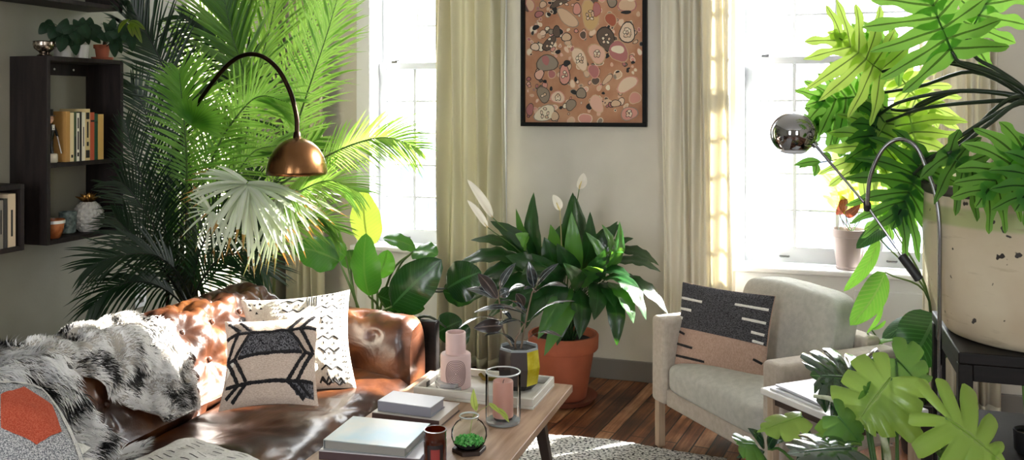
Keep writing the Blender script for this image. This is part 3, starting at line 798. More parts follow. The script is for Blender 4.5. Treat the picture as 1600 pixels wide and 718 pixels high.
# ---------- fur throws ----------
def furmat(name, dark, light, sc_, lo, hi):
    m, nt, out = newmat(name); L = nt.links
    p = N(nt, 'BsdfPrincipled'); p.inputs['Roughness'].default_value = .7
    uv = N(nt, 'UVMap')   # uv = root position, so whole strands take one tone
    n = N(nt, 'TexNoise'); n.inputs['Scale'].default_value = sc_; n.inputs['Detail'].default_value = 4; n.inputs['Roughness'].default_value = .7; L.new(uv.outputs[0], n.inputs[0])
    r = ramp(nt, [(lo, dark), (hi, light)]); L.new(n.outputs[0], r.inputs[0]); L.new(r.outputs[0], p.inputs['Base Color'])
    L.new(p.outputs[0], out.inputs[0]); return m
def throw(name, label, fy, t0, t1, nstr, Ls, mat, comb, seed=1, group=None):
    """fy(t)->(ya,yb) extent along the sofa for each profile parameter"""
    rnd = random.Random(seed)
    def S(u, v):
        t = t0+(t1-t0)*v; ya, yb = fy(t); y = ya+(yb-ya)*u
        y += .02*noise.noise(Vector((u*3, v*6, seed)))
        p = back_surf(y, t) if t <= .97 else (seat_surf(y, max(0, t-1)) if t >= 1.03 else back_surf(y, .97).lerp(seat_surf(y, .03), (t-.97)/.06))
        e = .01
        q = sprof(y, t+e)-sprof(y, t-e); n = Vector((-q.z, 0, q.x)); n = n.normalized() if n.length > 1e-6 else Vector((0,0,1))
        if .88 < t < 1.2: n = Vector((.6, 0, .8)); p = p+n*.03*math.exp(-((t-1.0)/.08)**2)
        return p+n*(.016+.012*noise.noise(Vector((u*5, v*8, seed+4)))), n
    m = MB(); m.grid(lambda u, v: S(u, v)[0], 40, 60, flip=True)
    r = thing(name, label, 'throw', S(.5, .5)[0], 0, group)
    m.build('backing', mat[0], r, smooth='full', solid=.006)
    mb = MB()
    for i in range(nstr):
        u, v = rnd.random(), rnd.random()
        p, n = S(u, v)
        q1, _ = S(u, min(v+.02, 1)); dn = (q1-p)
        if dn.length < 1e-6: dn = Vector((0, 0, -1))
        dn.normalize()
        sd = dn.cross(n)
        cl = noise.noise_vector(p*14)
        edge = (1 if u > .96 else (-1 if u < .04 else 0))
        dr = (n*.55+dn*comb+sd*rnd.uniform(-.35, .35)+cl*.9-sd*edge*.7*0).normalized()
        L_ = Ls*rnd.uniform(.5, 1.15)
        w = .0016+.0006*rnd.random()
        ws = dr.cross(n+Vector((.01, .02, 0)))
        ws = ws.normalized()*w if ws.length > 1e-6 else sd*w
        e2 = p+dr*L_*.6; e3 = p+dr*L_+dn*L_*.25-Vector((0,0,.15*L_))
        uvp = (p.y+.5*p.x+rnd.uniform(-.012, .012), p.z+.3*p.x+rnd.uniform(-.012, .012))
        a = [mb.vert(p-ws, uvp), mb.vert(p+ws, uvp), mb.vert(e2+ws*.8, uvp), mb.vert(e2-ws*.8, uvp), mb.vert(e3, uvp)]
        mb.face((a[0], a[1], a[2], a[3])); mb.face((a[3], a[2], a[4]))
    o = mb.build('fur_pile', mat[1], r, smooth='full'); o['kind'] = 'stuff'
    return r
furA = (M('hide_backing', 'b9b2a8', .9), furmat('short_fur', '120e0c', 'f8f6f4', 8, .43, .47))
furB = (M('hide_backing2', '8d8880', .9), furmat('shaggy_fur', '0b0b0d', 'f4f3f3', 10, .465, .50))
throw('fur_throw', 'short black and white cowhide-like fur throw over the sofa back', lambda t: (2.06+.75*max(0, (t-.55)), 2.585+.02*math.sin(t*9)-.12*max(0, t-.85)), .18, 1.0, 26000, .022, furA, .35, 1)
throw('fur_throw', 'shaggy black and white long-haired fur throw at nearest sofa end', lambda t: (1.35+.05*t, 2.09+.10*max(0, t-.5)+.25*max(0, t-.8)), .15, 1.22, 42000, .05, furB, .7, 2)
# ---------- pillows ----------
class Pillow:
    def __init__(s, TL, TR, BR, BL, T, pinch=.03, wr=.006, seed=0, ears=.0):
        s.c = [Vector(x) for x in (TL, TR, BR, BL)]; s.T = T; s.pin = pinch; s.wr = wr; s.seed = seed
        TL, TR, BR, BL = s.c
        s.n = ((TR-BL).cross(TL-BR)).normalized()      # outward (towards viewer side)
        s.L = (TR-TL).length
    def P(s, u, v, side=1, off=0):
        TL, TR, BR, BL = s.c
        uu = u+s.pin*math.sin(PI*v)*(1-2*u)*1.0; vv = v+s.pin*math.sin(PI*u)*(1-2*v)
        p = BL.lerp(BR, uu).lerp(TL.lerp(TR, uu), vv)
        a = max(0, math.sin(PI*u)*math.sin(PI*v))
        e = min(u, 1-u, v, 1-v)
        h = s.T*a**.42*(1 if e > 0 else 0)
        w = s.wr*noise.noise(Vector((u*5+s.seed, v*5, side)))*min(1, e*12) + s.wr*.5*noise.noise(Vector((u*14+s.seed, v*12, side)))*min(1, e*12)
        return p+s.n*side*(h+w+off)
    def build(s, mb, mf=0, mbk=0, n=36):
        mb.grid(lambda u, v: s.P(u, v, 1), n, n, m=mf); mb.grid(lambda u, v: s.P(u, v, -1), n, n, m=mbk, flip=True)
    def stroke(s, mb, pts, w, m, off=.0022, step=.02, n_rand=0):
        """ribbon drawn on the front face; pts in (u,v), w in u units"""
        for (a, b) in zip(pts[:-1], pts[1:]):
            L = math.hypot(b[0]-a[0], b[1]-a[1]); k = max(1, int(L/step))
            dx, dy = (b[0]-a[0])/(L+1e-9), (b[1]-a[1])/(L+1e-9)
            prev = None
            for i in range(k+1):
                x = a[0]+(b[0]-a[0])*i/k; y = a[1]+(b[1]-a[1])*i/k
                ww = w*(1+(random.uniform(-n_rand, n_rand)))
                row = [mb.vert(s.P(min(max(x-dy*q*ww, .004), .996), min(max(y+dx*q*ww, .004), .996), 1, o_)) for q, o_ in ((-.5, -.001), (-.4, off), (.4, off), (.5, -.001))]
                if prev:
                    for j in range(3): mb.face((prev[j], prev[j+1], row[j+1], row[j]), m)
                prev = row
    def patch(s, mb, q, m, off=.002, n=12):
        """filled quad in uv: q = four (u,v) corners"""
        def fn(a, b):
            x = (q[0][0]*(1-a)+q[1][0]*a)*(1-b)+(q[3][0]*(1-a)+q[2][0]*a)*b
            y = (q[0][1]*(1-a)+q[1][1]*a)*(1-b)+(q[3][1]*(1-a)+q[2][1]*a)*b
            return s.P(x, y, 1, off)
        mb.grid(fn, n, n, m=m)
    def tri(s, mb, c, r, m, dr=1, off=.0018):
        ids = [mb.vert(s.P(c[0]+dx*r, c[1]+dy*r*dr, 1, off)) for dx, dy in ((-.6, -.5), (.6, -.5), (0, .6))]; mb.face(ids, m)
def weave(name, c1, c2, sx, sz, bump=.5, rough=.95, slant=0):
    m, nt, out = newmat(name); L = nt.links
    uv = N(nt, 'TexCoord'); mp = N(nt, 'Mapping'); mp.inputs['Scale'].default_value = (sx, sx, sz); L.new(uv.outputs['Object'], mp.inputs[0])
    n = N(nt, 'TexNoise'); n.inputs['Scale'].default_value = 1; n.inputs['Detail'].default_value = 3; L.new(mp.outputs[0], n.inputs[0])
    r = ramp(nt, [(.4, c1), (.6, c2)]); L.new(n.outputs[0], r.inputs[0]); p = N(nt, 'BsdfPrincipled'); p.inputs['Roughness'].default_value = rough; p.inputs['Specular IOR Level'].default_value = .2
    b = N(nt, 'Bump'); b.inputs['Strength'].default_value = bump; b.inputs['Distance'].default_value = .004; L.new(n.outputs[0], b.inputs['Height']); L.new(b.outputs[0], p.inputs['Normal'])
    L.new(r.outputs[0], p.inputs['Base Color']); L.new(p.outputs[0], out.inputs[0]); return m
cream_cot = weave('cream_cotton', 'd6c4b6', 'c0ab9b', 160, 500, .5)
tuft = weave('black_tufting', '171517', '3c3a3c', 500, 500, 1)
hatch = weave('charcoal_chenille', '1f1e21', '77757a', 230, 36, 1)
mud = weave('white_mudcloth', 'dbd5c8', 'cdc6b8', 160, 160, .3)
# printed white pillow (behind)
p2 = Pillow(at(376, 468, 3.50), at(547, 452, 3.62), at(557, 606, 3.34), at(392, 632, 3.26), .07, .05, .012, 5)
mb = MB(); p2.build(mb, 0, 0, 44)
def zz(cx, cy, w, h, rows=1):
    w *= 1.25; h *= 1.15
    for k in (0, 1):
        o = cy+(h*.5 if k else -h*.5)
        s_ = 1 if k else -1
        P2 = [(cx-w, o), (cx-w/2, o+s_*h*.45), (cx, o), (cx+w/2, o+s_*h*.45), (cx+w, o)]
        p2.stroke(mb, P2, .018, 1)
    for dx in (-w/2, w/2):
        for s_ in (-.3, .3): p2.stroke(mb, [(cx+dx-.006, cy+s_*h*.2), (cx+dx+.006, cy+s_*h*.2)], .012, 1)
def tris(cx, cy, r):
    r *= 1.3
    for dx, dy, dr in ((0, .06, -1), (-.05, 0, 1), (.05, 0, 1), (0, -.06, 1), (-.05, .075, 1), (.05, .075, 1)):
        p2.tri(mb, (cx+dx, cy+dy*.8), r, 1, dr)
for col, x in ((0, .11), (1, .88)):
    for j in range(4):
        y = .93-j*.22
        if col == 0: tris(x, y-.06, .020)
for j, y in enumerate((.90, .74, .56, .40, .25, .10)):
    if j % 2 == 0: tris(.79, y, .022)
    else: zz(.79, y, .085, .075)
for y in (.86, .52, .2): zz(.46, y, .085, .075)
for k in range(5):
    x = .60+.022*k; p2.stroke(mb, [(x, .97-.012*(k % 2)), (x-.004, .82+.012*(k % 2))], .009, 1)
for cx in (.27, .30, .33, .93, .955):
    for j in range(18):
        y = .08+j*.05
        p2.stroke(mb, [(cx, y), (cx+.001, y+.012)], .007, 1)
P2 = []
for k in range(9): P2.append((.66+.03*k, .03+(.05 if k % 2 else 0)))
p2.stroke(mb, P2, .018, 1)
pl2 = tag(mb.build('throw_pillow', [mud, black_mark], smooth='full'), 'white pillow printed with black zigzags and triangles, leaning behind another', 'pillow', 'pillows on the leather sofa')
# tufted pillow in front
p1 = Pillow(at(351, 502, 3.20), at(501, 490, 3.28), at(498, 634, 3.02), at(341, 643, 2.98), .062, .05, .007, 2)
mb = MB(); p1.build(mb, 0, 0, 44)
p1.patch(mb, [(.14, .50), (.86, .52), (.70, .79), (.27, .78)], 2, .0015, 20)
p1.patch(mb, [(.78, .06), (.96, .04), (.97, .2), (.72, .2)], 2, .0015)
p1.patch(mb, [(.82, .83), (.97, .83), (.97, .97), (.92, .94)], 3, .001)
p1.patch(mb, [(.03, .28), (.1, .42), (.1, .5), (.03, .5)], 3, .001)
W_ = .038
for P in ([(.01, .74), (.12, .79), (.5, .775), (.88, .80), (.99, .80)], [(.04, .20), (.3, .185), (.7, .19), (.97, .20)],
          [(.05, .94), (.17, .80)], [(.17, .94), (.28, .80)], [(.28, .79), (.10, .49), (.26, .2)], [(.13, .78), (.02, .48), (.17, .2)], [(.10, .49), (.03, .47)],
          [(.14, .49), (.5, .505), (.86, .515)], [(.26, .19), (.13, .03)], [(.17, .19), (.06, .08)],
          [(.95, .95), (.82, .80)], [(.82, .96), (.69, .80)], [(.69, .79), (.90, .52), (.70, .2)], [(.82, .79), (.98, .54), (.80, .2)], [(.90, .52), (.98, .50)],
          [(.70, .19), (.86, .03)], [(.80, .19), (.93, .06)]):
    p1.stroke(mb, P, W_, 1, off=.005, step=.012, n_rand=.25)
tag(mb.build('throw_pillow', [cream_cot, tuft, hatch, M('pale_cotton', 'e6dfd6', .95)], smooth='full'), 'square cream pillow with raised black hexagon tufting, in front of the printed one', 'pillow', 'pillows on the leather sofa')
# woven grey/orange pillow at near end
wv1 = weave('grey_knit', '6a6c72', 'd4d4d4', 330, 330, 1); wv2 = weave('orange_knit', 'b84c34', 'cf6a50', 330, 330, 1); wv3 = weave('white_knit', 'c4c2bf', 'e2e0dc', 330, 330, .8)
p3 = Pillow(at(-70, 628, 2.30), at(66, 606, 2.40), at(142, 742, 2.12), at(-30, 800, 2.02), .09, -.05, .008, 8)
mb = MB(); p3.build(mb, 0, 0, 40)
# orange hexagon
hx = [(.72, .78), (.90, .60), (.86, .30), (.60, .22), (.36, .40), (.46, .70)]
def fan(pl, mb, hx, m, off=.0028, rings=10):
    c = (sum(p[0] for p in hx)/len(hx), sum(p[1] for p in hx)/len(hx)); prev = None; K = len(hx)*6
    for r in range(rings+1):
        row = []
        for i in range(K):
            a = i/6; k = int(a); f = a-k; p = hx[k]; q = hx[(k+1) % len(hx)]
            x = p[0]+(q[0]-p[0])*f; y = p[1]+(q[1]-p[1])*f
            row.append(mb.vert(pl.P(c[0]+(x-c[0])*r/rings, c[1]+(y-c[1])*r/rings, 1, off)))
        if prev:
            for i in range(K): mb.face((prev[i], prev[(i+1) % K], row[(i+1) % K], row[i]), m)
        prev = row
fan(p3, mb, [(u_, v_) for u_, v_ in hx], 1)
p3.patch(mb, [(.93, .03), (.97, .05), (.97, .95), (.93, .93)], 2, .002); p3.patch(mb, [(.05, .86), (.92, .86), (.94, .96), (.05, .96)], 2, .002)
p3.patch(mb, [(.05, .60), (.28, .46), (.40, .78), (.1, .80)], 2, .0018)
tag(mb.build('throw_pillow', [wv1, wv2, wv3], smooth='full'), 'knitted grey and white pillow with an orange hexagon, nearest sofa end', 'pillow', 'pillows on the leather sofa')
# folded striped white throw on the seat front
def lump(c, ax, bx, h, seed, layers, name, label, mats, ink=True):
    mb = MB(); c = Vector(c); ax = Vector(ax); bx = Vector(bx)
    for k in range(layers):
        zc = k*h/layers; sc_ = 1-.03*k
        def top(u, v, off=0):
            a = (u-.5)*2; b = (v-.5)*2
            ed = max(0, (1-abs(a)**5))**.5*max(0, (1-abs(b)**5))**.5
            z = zc+(h/layers)*ed*.95+.02*(noise.noise(Vector((u*3+seed, v*3, k)))+.4*noise.noise(Vector((u*8, v*8+seed, k))))*ed
            return c+ax*a*.5*sc_+bx*b*.5*sc_+Vector((0, 0, z+off))
        mb.grid(top, 30, 24, m=0)
        mb.grid(lambda u, v: Vector((top(u, v).x, top(u, v).y, c.z+zc-.002)), 10, 8, m=0, flip=True)
        if ink and k == layers-1:
            rnd = random.Random(seed)
            for i in range(17):
                for j in range(3):
                    u0 = .06+.053*i; v0 = .12+.28*j+rnd.uniform(-.04, .04)
                    prev = None
                    for q in range(6):
                        vv = v0+.12*q/5
                        r_ = [mb.vert(top(min(u0+dx, .99), vv, .0025)) for dx in (-.004, .004)]
                        if prev: mb.face((prev[0], prev[1], r_[1], r_[0]), 1)
                        prev = r_
    return tag(mb.build(name, mats, smooth='full'), label, 'blanket')
lump((-1.68, 2.09, .448), (.10, .38, 0), (-.34, .10, 0), .045, 3, 2, 'folded_blanket', 'folded white blanket with thin black dashes on the sofa seat edge', [weave('white_cotton_throw', 'd9d6d0', 'e6e4df', 120, 120, .4), black_mark])
lump(tuple(atz(-5, 760, .56)), (.30, .12, 0), (-.10, .30, 0), .07, 9, 2, 'folded_blanket', 'ribbed white blanket at the very corner below the orange-hexagon pillow', [weave('white_cotton_throw2', 'd2d0cc', 'e6e4df', 100, 100, .5), black_mark])

# ---------- rug ----------
def rugm():
    m, nt, out = newmat('speckled_wool'); L = nt.links; p = N(nt, 'BsdfPrincipled'); p.inputs['Roughness'].default_value = 1; p.inputs['Specular IOR Level'].default_value = .1
    tc = N(nt, 'TexCoord'); n = N(nt, 'TexNoise'); n.inputs['Scale'].default_value = 85; n.inputs['Detail'].default_value = 2; L.new(tc.outputs['Object'], n.inputs[0])
    r = ramp(nt, [(.38, '2c2c30'), (.46, 'b0aeab'), (.62, 'dedcd8')]); L.new(n.outputs[0], r.inputs[0]); L.new(r.outputs[0], p.inputs['Base Color']); L.new(p.outputs[0], out.inputs[0])
    b = N(nt, 'Bump'); b.inputs['Strength'].default_value = .8; b.inputs['Distance'].default_value = .01; L.new(n.outputs[0], b.inputs['Height']); L.new(b.outputs[0], p.inputs['Normal']); return m
mb = MB()
RX0, RX1, RY0, RY1 = -1.42, -.30, .9, 3.89
def rug(u, v):
    x = RX0+(RX1-RX0)*u; y = RY0+(RY1-RY0)*v
    c = min(u, 1-u, ) ; 
    y -= .02*math.sin(u*9) if v > .9 else 0
    if v > .97: 
        k = abs(u-.5)*2; y -= .05*k**8
    e = min(min(u, 1-u)*1.2, min(v, 1-v)*3)
    return Vector((x, y, .004+.020*min(1, e*40)**.5+.003*noise.noise(Vector((x*30, y*30, 0)))))
mb.grid(rug, 60, 130)
mb.grid(lambda u, v: Vector((RX0+(RX1-RX0)*u, RY0+(RY1-RY0)*v, .001)), 2, 2, flip=True)
tag(mb.build('area_rug', rugm(), smooth='full'), 'thick white and black speckled wool rug under the coffee table', 'rug')

# ---------- coffee table ----------
TX0, TX1, TY0, TY1, TZ = -1.442, -.842, 2.05, 3.354, .42
RZ = .0275
ct = thing('coffee_table', 'long rectangular oak coffee table with dark splayed legs on the rug', 'table', ((TX0+TX1)/2, (TY0+TY1)/2, RZ))
mb = MB(); mb.box((TX0, TY0, TZ-.028), (TX1, TY1, TZ)); mb.build('tabletop', table_wood, ct, bevel=.003)
for (x, y, dx, dy) in ((TX1-.10, TY1-.16, .05, .06), (TX0+.10, TY1-.16, -.05, .06), (TX1-.10, TY0+.16, .05, -.06), (TX0+.10, TY0+.16, -.05, -.06)):
    mb = MB(); w = .022; w2 = .014
    P = [(x+dx-w2, y+dy-w2, RZ), (x+dx+w2, y+dy-w2, RZ), (x+dx+w2, y+dy+w2, RZ), (x+dx-w2, y+dy+w2, RZ), (x-w, y-w, TZ-.028), (x+w, y-w, TZ-.028), (x+w, y+w, TZ-.028), (x-w, y+w, TZ-.028)]
    mb.hexa(P); mb.build('leg', walnut, ct, bevel=.003)
mb = MB(); mb.box((TX0+.1, TY1-.18, TZ-.06), (TX1-.1, TY1-.15, TZ-.028)); mb.box((TX0+.1, TY0+.15, TZ-.06), (TX1-.1, TY0+.18, TZ-.028)); mb.build('cross_rail', walnut, ct)

# ---------- books on the table ----------
def flatbook(nl, nr, fl, ztop, th, ccol, label, col2=None, spine=None, pg='c9c2b8', name='book', vs=8, spineside='near', rp=(.35, .65)):
    """flat book from the pixel corners of its top cover (near-left, near-right, far-left)"""
    A, B, D = atz(*nl, ztop), atz(*nr, ztop), atz(*fl, ztop)
    ang = math.atan2(B.y-A.y, B.x-A.x); w = (B-A).length; l = abs((D-A).dot(Vector((-math.sin(ang), math.cos(ang), 0))))
    r = thing(name, label, 'book', (A.x, A.y, ztop-th), ang, 'coffee table books')
    cm = M('cover_top_'+ccol, ccol, .35, col2=col2, vs=vs, ramp_pos=rp)
    sm = M('cover_spine_'+(spine or ccol), spine or ccol, .45)
    t = .0028
    mb = MB(); mb.box((0, 0, th-t), (w, l, th)); mb.build('cover', cm, r, local=True, bevel=.0008)
    mb = MB(); mb.box((0, 0, 0), (w, l, t))
    if spineside == 'near': mb.box((0, 0, t), (w, t, th-t))
    else: mb.box((0, 0, t), (t, l, th-t))
    mb.build('back_cover', sm, r, local=True, bevel=.0008)
    mb = MB(); mb.box((.004, .0035 if spineside == 'near' else .004, t), (w-.005, l-.004, th-t)); mb.build('pages', M('page_block_'+pg, pg, .85, bump=.3, bs=40, bstretch=(.2, .2, 30)), r, local=True)
    return r
flatbook((498, 703), (656, 716), (552, 664), .447, .027, 'cfcbd0', 'dusty purple-edged large book at the bottom of near pile', spine='4a383b', spineside='near', pg='a89fae')
flatbook((505, 686), (634, 699.5), (560, 650), .478, .030, '8fb4c4', 'pale book with watercolour-blue cover on top of the near pile', col2='b9bab2', vs=2.5, spine='8f9394', spineside='left', pg='8f8d88', rp=(.38, .5))
flatbook((581, 643), (686, 656), (618, 617), .449, .029, 'c9c3bc', 'pink-brown edged book, bottom of the pile beside the tray', spine='57423f', pg='c9b8a8')
flatbook((590, 625), (673, 636), (610, 609), .485, .035, 'c6c6cc', 'small thick white book topping the pile beside the tray', spine='8a8a94', pg='9a98a0')

# ---------- tray ----------
tx0, tx1, ty0, ty1 = -1.37, -.905, 3.03, 3.315
tr_ = thing('serving_tray', 'cream rectangular serving tray holding the vase and dark-leaved pot', 'tray', ((tx0+tx1)/2, (ty0+ty1)/2, TZ))
mb = MB(); mb.box((tx0, ty0, TZ), (tx1, ty1, TZ+.010)); mb.build('base', white_tray, tr_, bevel=.002)
mb = MB(); t = .014
mb.box((tx0, ty0, TZ+.010), (tx1, ty0+t, TZ+.038)); mb.box((tx0, ty1-t, TZ+.010), (tx1, ty1, TZ+.038)); mb.box((tx0, ty0+t, TZ+.010), (tx0+t, ty1-t, TZ+.038)); mb.box((tx1-t, ty0+t, TZ+.010), (tx1, ty1-t, TZ+.038))
mb.build('rim', white_tray, tr_, bevel=.003)
mb = MB(); mb.box((tx0+.0142, ty0+.09, TZ+.0102), (tx0+.0156, ty1-.09, TZ+.03)); mb.build('handle_slot', M('slot_shadowed', '5a5752', .8), tr_)  # dark strip stands for the shade inside the slot
ZT = TZ+.0102

# pink stacked bottle vase
c = atz(712, 603, ZT); v_ = thing('vase', 'pale pink stacked-cylinder bottle vase with carved ring pattern', 'vase', c)
mb = MB(); mb.lathe([(.055, 0), (.058, .003), (.058, .122), (.055, .127), (.040, .128), (.038, .130)], c, 48); mb.build('body', pink_cer, v_)
mb = MB(); mb.lathe([(.0385, .1285), (.0385, .205), (.037, .208), (.033, .208), (.032, .16), (0, .155)], c, 40); mb.build('neck', pink_cer, v_)
mb = MB()
fa = math.atan2(-c.y, -c.x)
for k in range(1, 9):
    P = []
    for i in range(41):
        a = 2*PI*i/40; du = k*.085*math.cos(a); dz = k*.0072*math.sin(a)*(1+.15*math.cos(2*a)*1)
        if abs(dz) > .056: dz = math.copysign(.056, dz)
        ang = fa+du*1.0
        P.append(Vector((c.x+.0583*math.cos(ang), c.y+.0583*math.sin(ang), c.z+.064+dz)))
    mb.tube(P, .0015, 5, cap=False)
mb.build('carved_rings', M('pink_ceramic_groove', '8f7573', .7), v_)

# hexagonal coasters
c = atz(703, 611, TZ)
c = Vector((c.x, c.y, ZT))
for k, (dx, dy, rt, lb) in enumerate(((0, 0, .1, 'lower hexagonal marble coaster in front of the pink vase'), (-.004, .006, .25, 'upper hexagonal marble coaster in front of the pink vase'))):
    mb = MB(); mb.lathe([(.056, 0), (.056, .014)], (c.x+dx, c.y+dy, c.z+.0145*k), 6, M=Matrix.Rotation(rt, 3, 'Z'))
    tag(mb.build('coaster', M('marble%d' % k, 'c5c3c0', .25, col2='98979a', vs=18), bevel=.002), lb, 'coaster', 'marble coasters')

# faceted pot with rubber plant
c = atz(811, 604, ZT); fp = thing('rubber_plant', 'dark-leaved rubber plant in faceted black, grey and yellow glass pot', 'plant', c)
fm = [M('facet_black', '25211f', .2), M('facet_yellow', 'b7a51c', .25, col2='d9cf4a', vs=20), M('facet_grey', '8f9496', .2), M('facet_brown', '3b3230', .25), M('facet_clear', 'b9bfbf', .2)]
mb = MB(); prof = [(.052, 0), (.075, .022), (.085, .085), (.078, .15), (.074, .158)]
fa = math.atan2(-c.y, -c.x)
n = 8
for j, (r, z) in enumerate(prof):
    for k in range(n): a = fa+2*PI*(k+.5)/n; mb.vert((c.x+r*math.cos(a), c.y+r*math.sin(a), c.z+z))
for j in range(len(prof)-1):
    for k in range(n):
        # k=7: facet facing the viewer, k=0: next anticlockwise (to the right)
        col_ = {7: 3, 0: 1, 1: 2, 6: 0, 2: 4}.get(k, 0)
        if j == 0: col_ = 0
        if j == 3: col_ = 2
        mb.face((j*n+k, j*n+(k+1) % n, (j+1)*n+(k+1) % n, (j+1)*n+k), col_)
for k in range(n): a = fa+2*PI*(k+.5)/n; mb.vert((c.x+.069*math.cos(a), c.y+.069*math.sin(a), c.z+.158))
for k in range(n): a = fa+2*PI*(k+.5)/n; mb.vert((c.x+.069*math.cos(a), c.y+.069*math.sin(a), c.z+.14))
for j in (4, 5):
    for k in range(n): mb.face((j*n+k, j*n+(k+1) % n, (j+1)*n+(k+1) % n, (j+1)*n+k), 2)
mb.build('pot', fm, fp, smooth=False, bevel=.002)
mb = MB(); mb.lathe([(0, .147), (.04, .15), (.07, .146)], c, 24); mb.build('soil', soil, fp)
rub = leafmat('rubber_leaf', '1a2022', '70777a', rough=.22, trans=.03, tcol='2c3a1a', nveins=20, vw=.03, mid=.045, spec=.8, coat=.5, edge=('7d8685', .465), col2='2a3436')
rub2 = leafmat('rubber_leaf_under', '2b1d1c', '6a5a52', rough=.3, trans=.03, tcol='2c3a1a', nveins=20, vw=.03, mid=.045, spec=.6, edge=('7d8685', .47))
st = MB()
s0 = c+Vector((0, 0, .145))
stem_a = bez([s0+Vector((.008, 0, 0)), at(820, 510, 3.36), at(826, 480, 3.36), at(832, 455, 3.36)], 14)
stem_b = bez([s0+Vector((-.03, .01, 0)), at(786, 515, 3.42), at(782, 480, 3.42), at(778, 462, 3.42)], 14)
stem_c = bez([s0+Vector((-.01, -.01, 0)), at(806, 530, 3.32), at(819, 505, 3.32)], 8)
for s_ in (stem_a, stem_b, stem_c): st.tube(s_, [.0042-.0018*i/len(s_) for i in range(len(s_))], 7)
bark = M('rubber_stem', '7d6a58', .7)
RL = [  # base, tip, width, depth, face, under
 ((780,452),(806,410),.034,3.38,(-.5,-.8,.2),0), ((777,466),(747,427),.05,3.42,(.3,-.9,.2),1), ((775,466),(729,451),.042,3.40,(-.1,-.5,.9),0),
 ((780,462),(798,452),.04,3.36,(0,-.9,.4),0), ((790,462),(820,446),.05,3.30,(-.2,-.4,.9),0),
 ((834,448),(826,408),.040,3.34,(.1,-1,.1),0), ((838,447),(873,411),.030,3.33,(-.5,-.7,.4),0), ((842,452),(886,448),.042,3.28,(.1,-.35,.95),0), ((838,455),(818,452),.03,3.28,(0,-.3,.95),0),
 ((822,488),(779,470),.042,3.26,(-.3,-.3,.9),0), ((822,490),(740,488),.045,3.30,(-.3,-.35,.9),0), ((783,500),(715,514),.048,3.24,(-.5,-.1,.9),0),
 ((828,500),(900,470),.030,3.30,(.3,-.25,.9),0), ((822,508),(778,508),.040,3.24,(-.1,-.3,.95),0), ((826,528),(878,526),.040,3.25,(.2,-.3,.9),0),
 ((786,508),(740,512),.055,3.32,(-.2,-.9,.3),1), ((804,536),(757,524),.045,3.24,(-.2,-.3,.95),0), ((818,480),(806,458),.045,3.36,(.4,-.8,.3),1), ((785,485),(800,500),.02,3.3,(0,-.6,.8),0)]
for (b, t, w, d, fc, un) in RL:
    dd = d if d < 3.3 else d
    B, T = at(b[0], b[1], 3.37), at(t[0], t[1], d)
    lf = MB(); leaf(lf, B, T, w, face=cw(fc[0], fc[1])+Vector((0, 0, fc[2])), arch=.14, fold=.22, prof=lambda v: math.sin(PI*v**.9)**.75, nv=14, nu=6)
    lf.build('leaf', rub2 if un else rub, fp, smooth='full')
    near = min([p for s_ in (stem_a, stem_b, stem_c) for p in s_], key=lambda p: (p-B).length)
    st.tube([near, near.lerp(B, .5)-Vector((0, 0, .004)), B], .0014, 6)
st.build('stems', bark, fp)

# brass dish
c = atz(764, 592, ZT); c.y -= .0
mb = MB(); mb.lathe([(.018, 0), (.03, .002), (.042, .018), (.040, .018), (.028, .006), (0, .004)], c, 32); tag(mb.build('brass_dish', M('bright_brass', 'a89440', .2, metal=1)), 'small round brass dish on the tray behind the glass candle holder', 'dish')

# hurricane with candle
c = atz(786, 659, TZ); hr = thing('candle_holder', 'clear glass cylinder candle holder near the table edge', 'candle holder', c)
R_ = .060
mb = MB(); mb.lathe([(0, .001), (R_-.006, .001), (R_-.001, .006), (R_, .03), (R_, .172), (R_-.001, .1745), (R_-.004, .1745), (R_-.005, .17), (R_-.005, .03), (R_-.010, .02), (0, .018)], c, 56)
mb.build('glass_cylinder', glassmat('thick_glass', (.97,.98,.98), .06), hr)
mb = MB(); mb.lathe([(R_-.0005, .170), (R_+.0008, .1735), (R_-.002, .1755), (R_-.005, .173)], c, 56, ring=True); mb.build('rim', M('glass_rim', 'c8cccc', .08, spec=1), hr)
mb = MB(); mb.lathe([(.03, .0), (R_-.002, .002), (R_-.0015, .010), (.03, .012)], c, 56, ring=True); mb.build('glass_foot', M('glass_foot_grey', '9ba1a4', .08, spec=1, metal=.3), hr)
cd = thing('pillar_candle', 'blush pink pillar candle with charred wick inside the glass cylinder', 'candle', c+Vector((0, 0, .0205)))
mb = MB(); mb.lathe([(.033, 0), (.035, .002), (.035, .118), (.033, .122), (.028, .121), (.012, .112), (0, .111)], c+Vector((0, 0, .0205)), 40); mb.build('wax', M('pink_wax', 'cf9a8c', .5, col2='d9aa9c', trans=.2, tcol='e0a090'), cd)
mb = MB(); mb.tube([c+Vector((0, 0, .131)), c+Vector((.001, 0, .141)), c+Vector((.004, 0, .146))], .0012, 6); mb.build('wick', black_mark, cd)

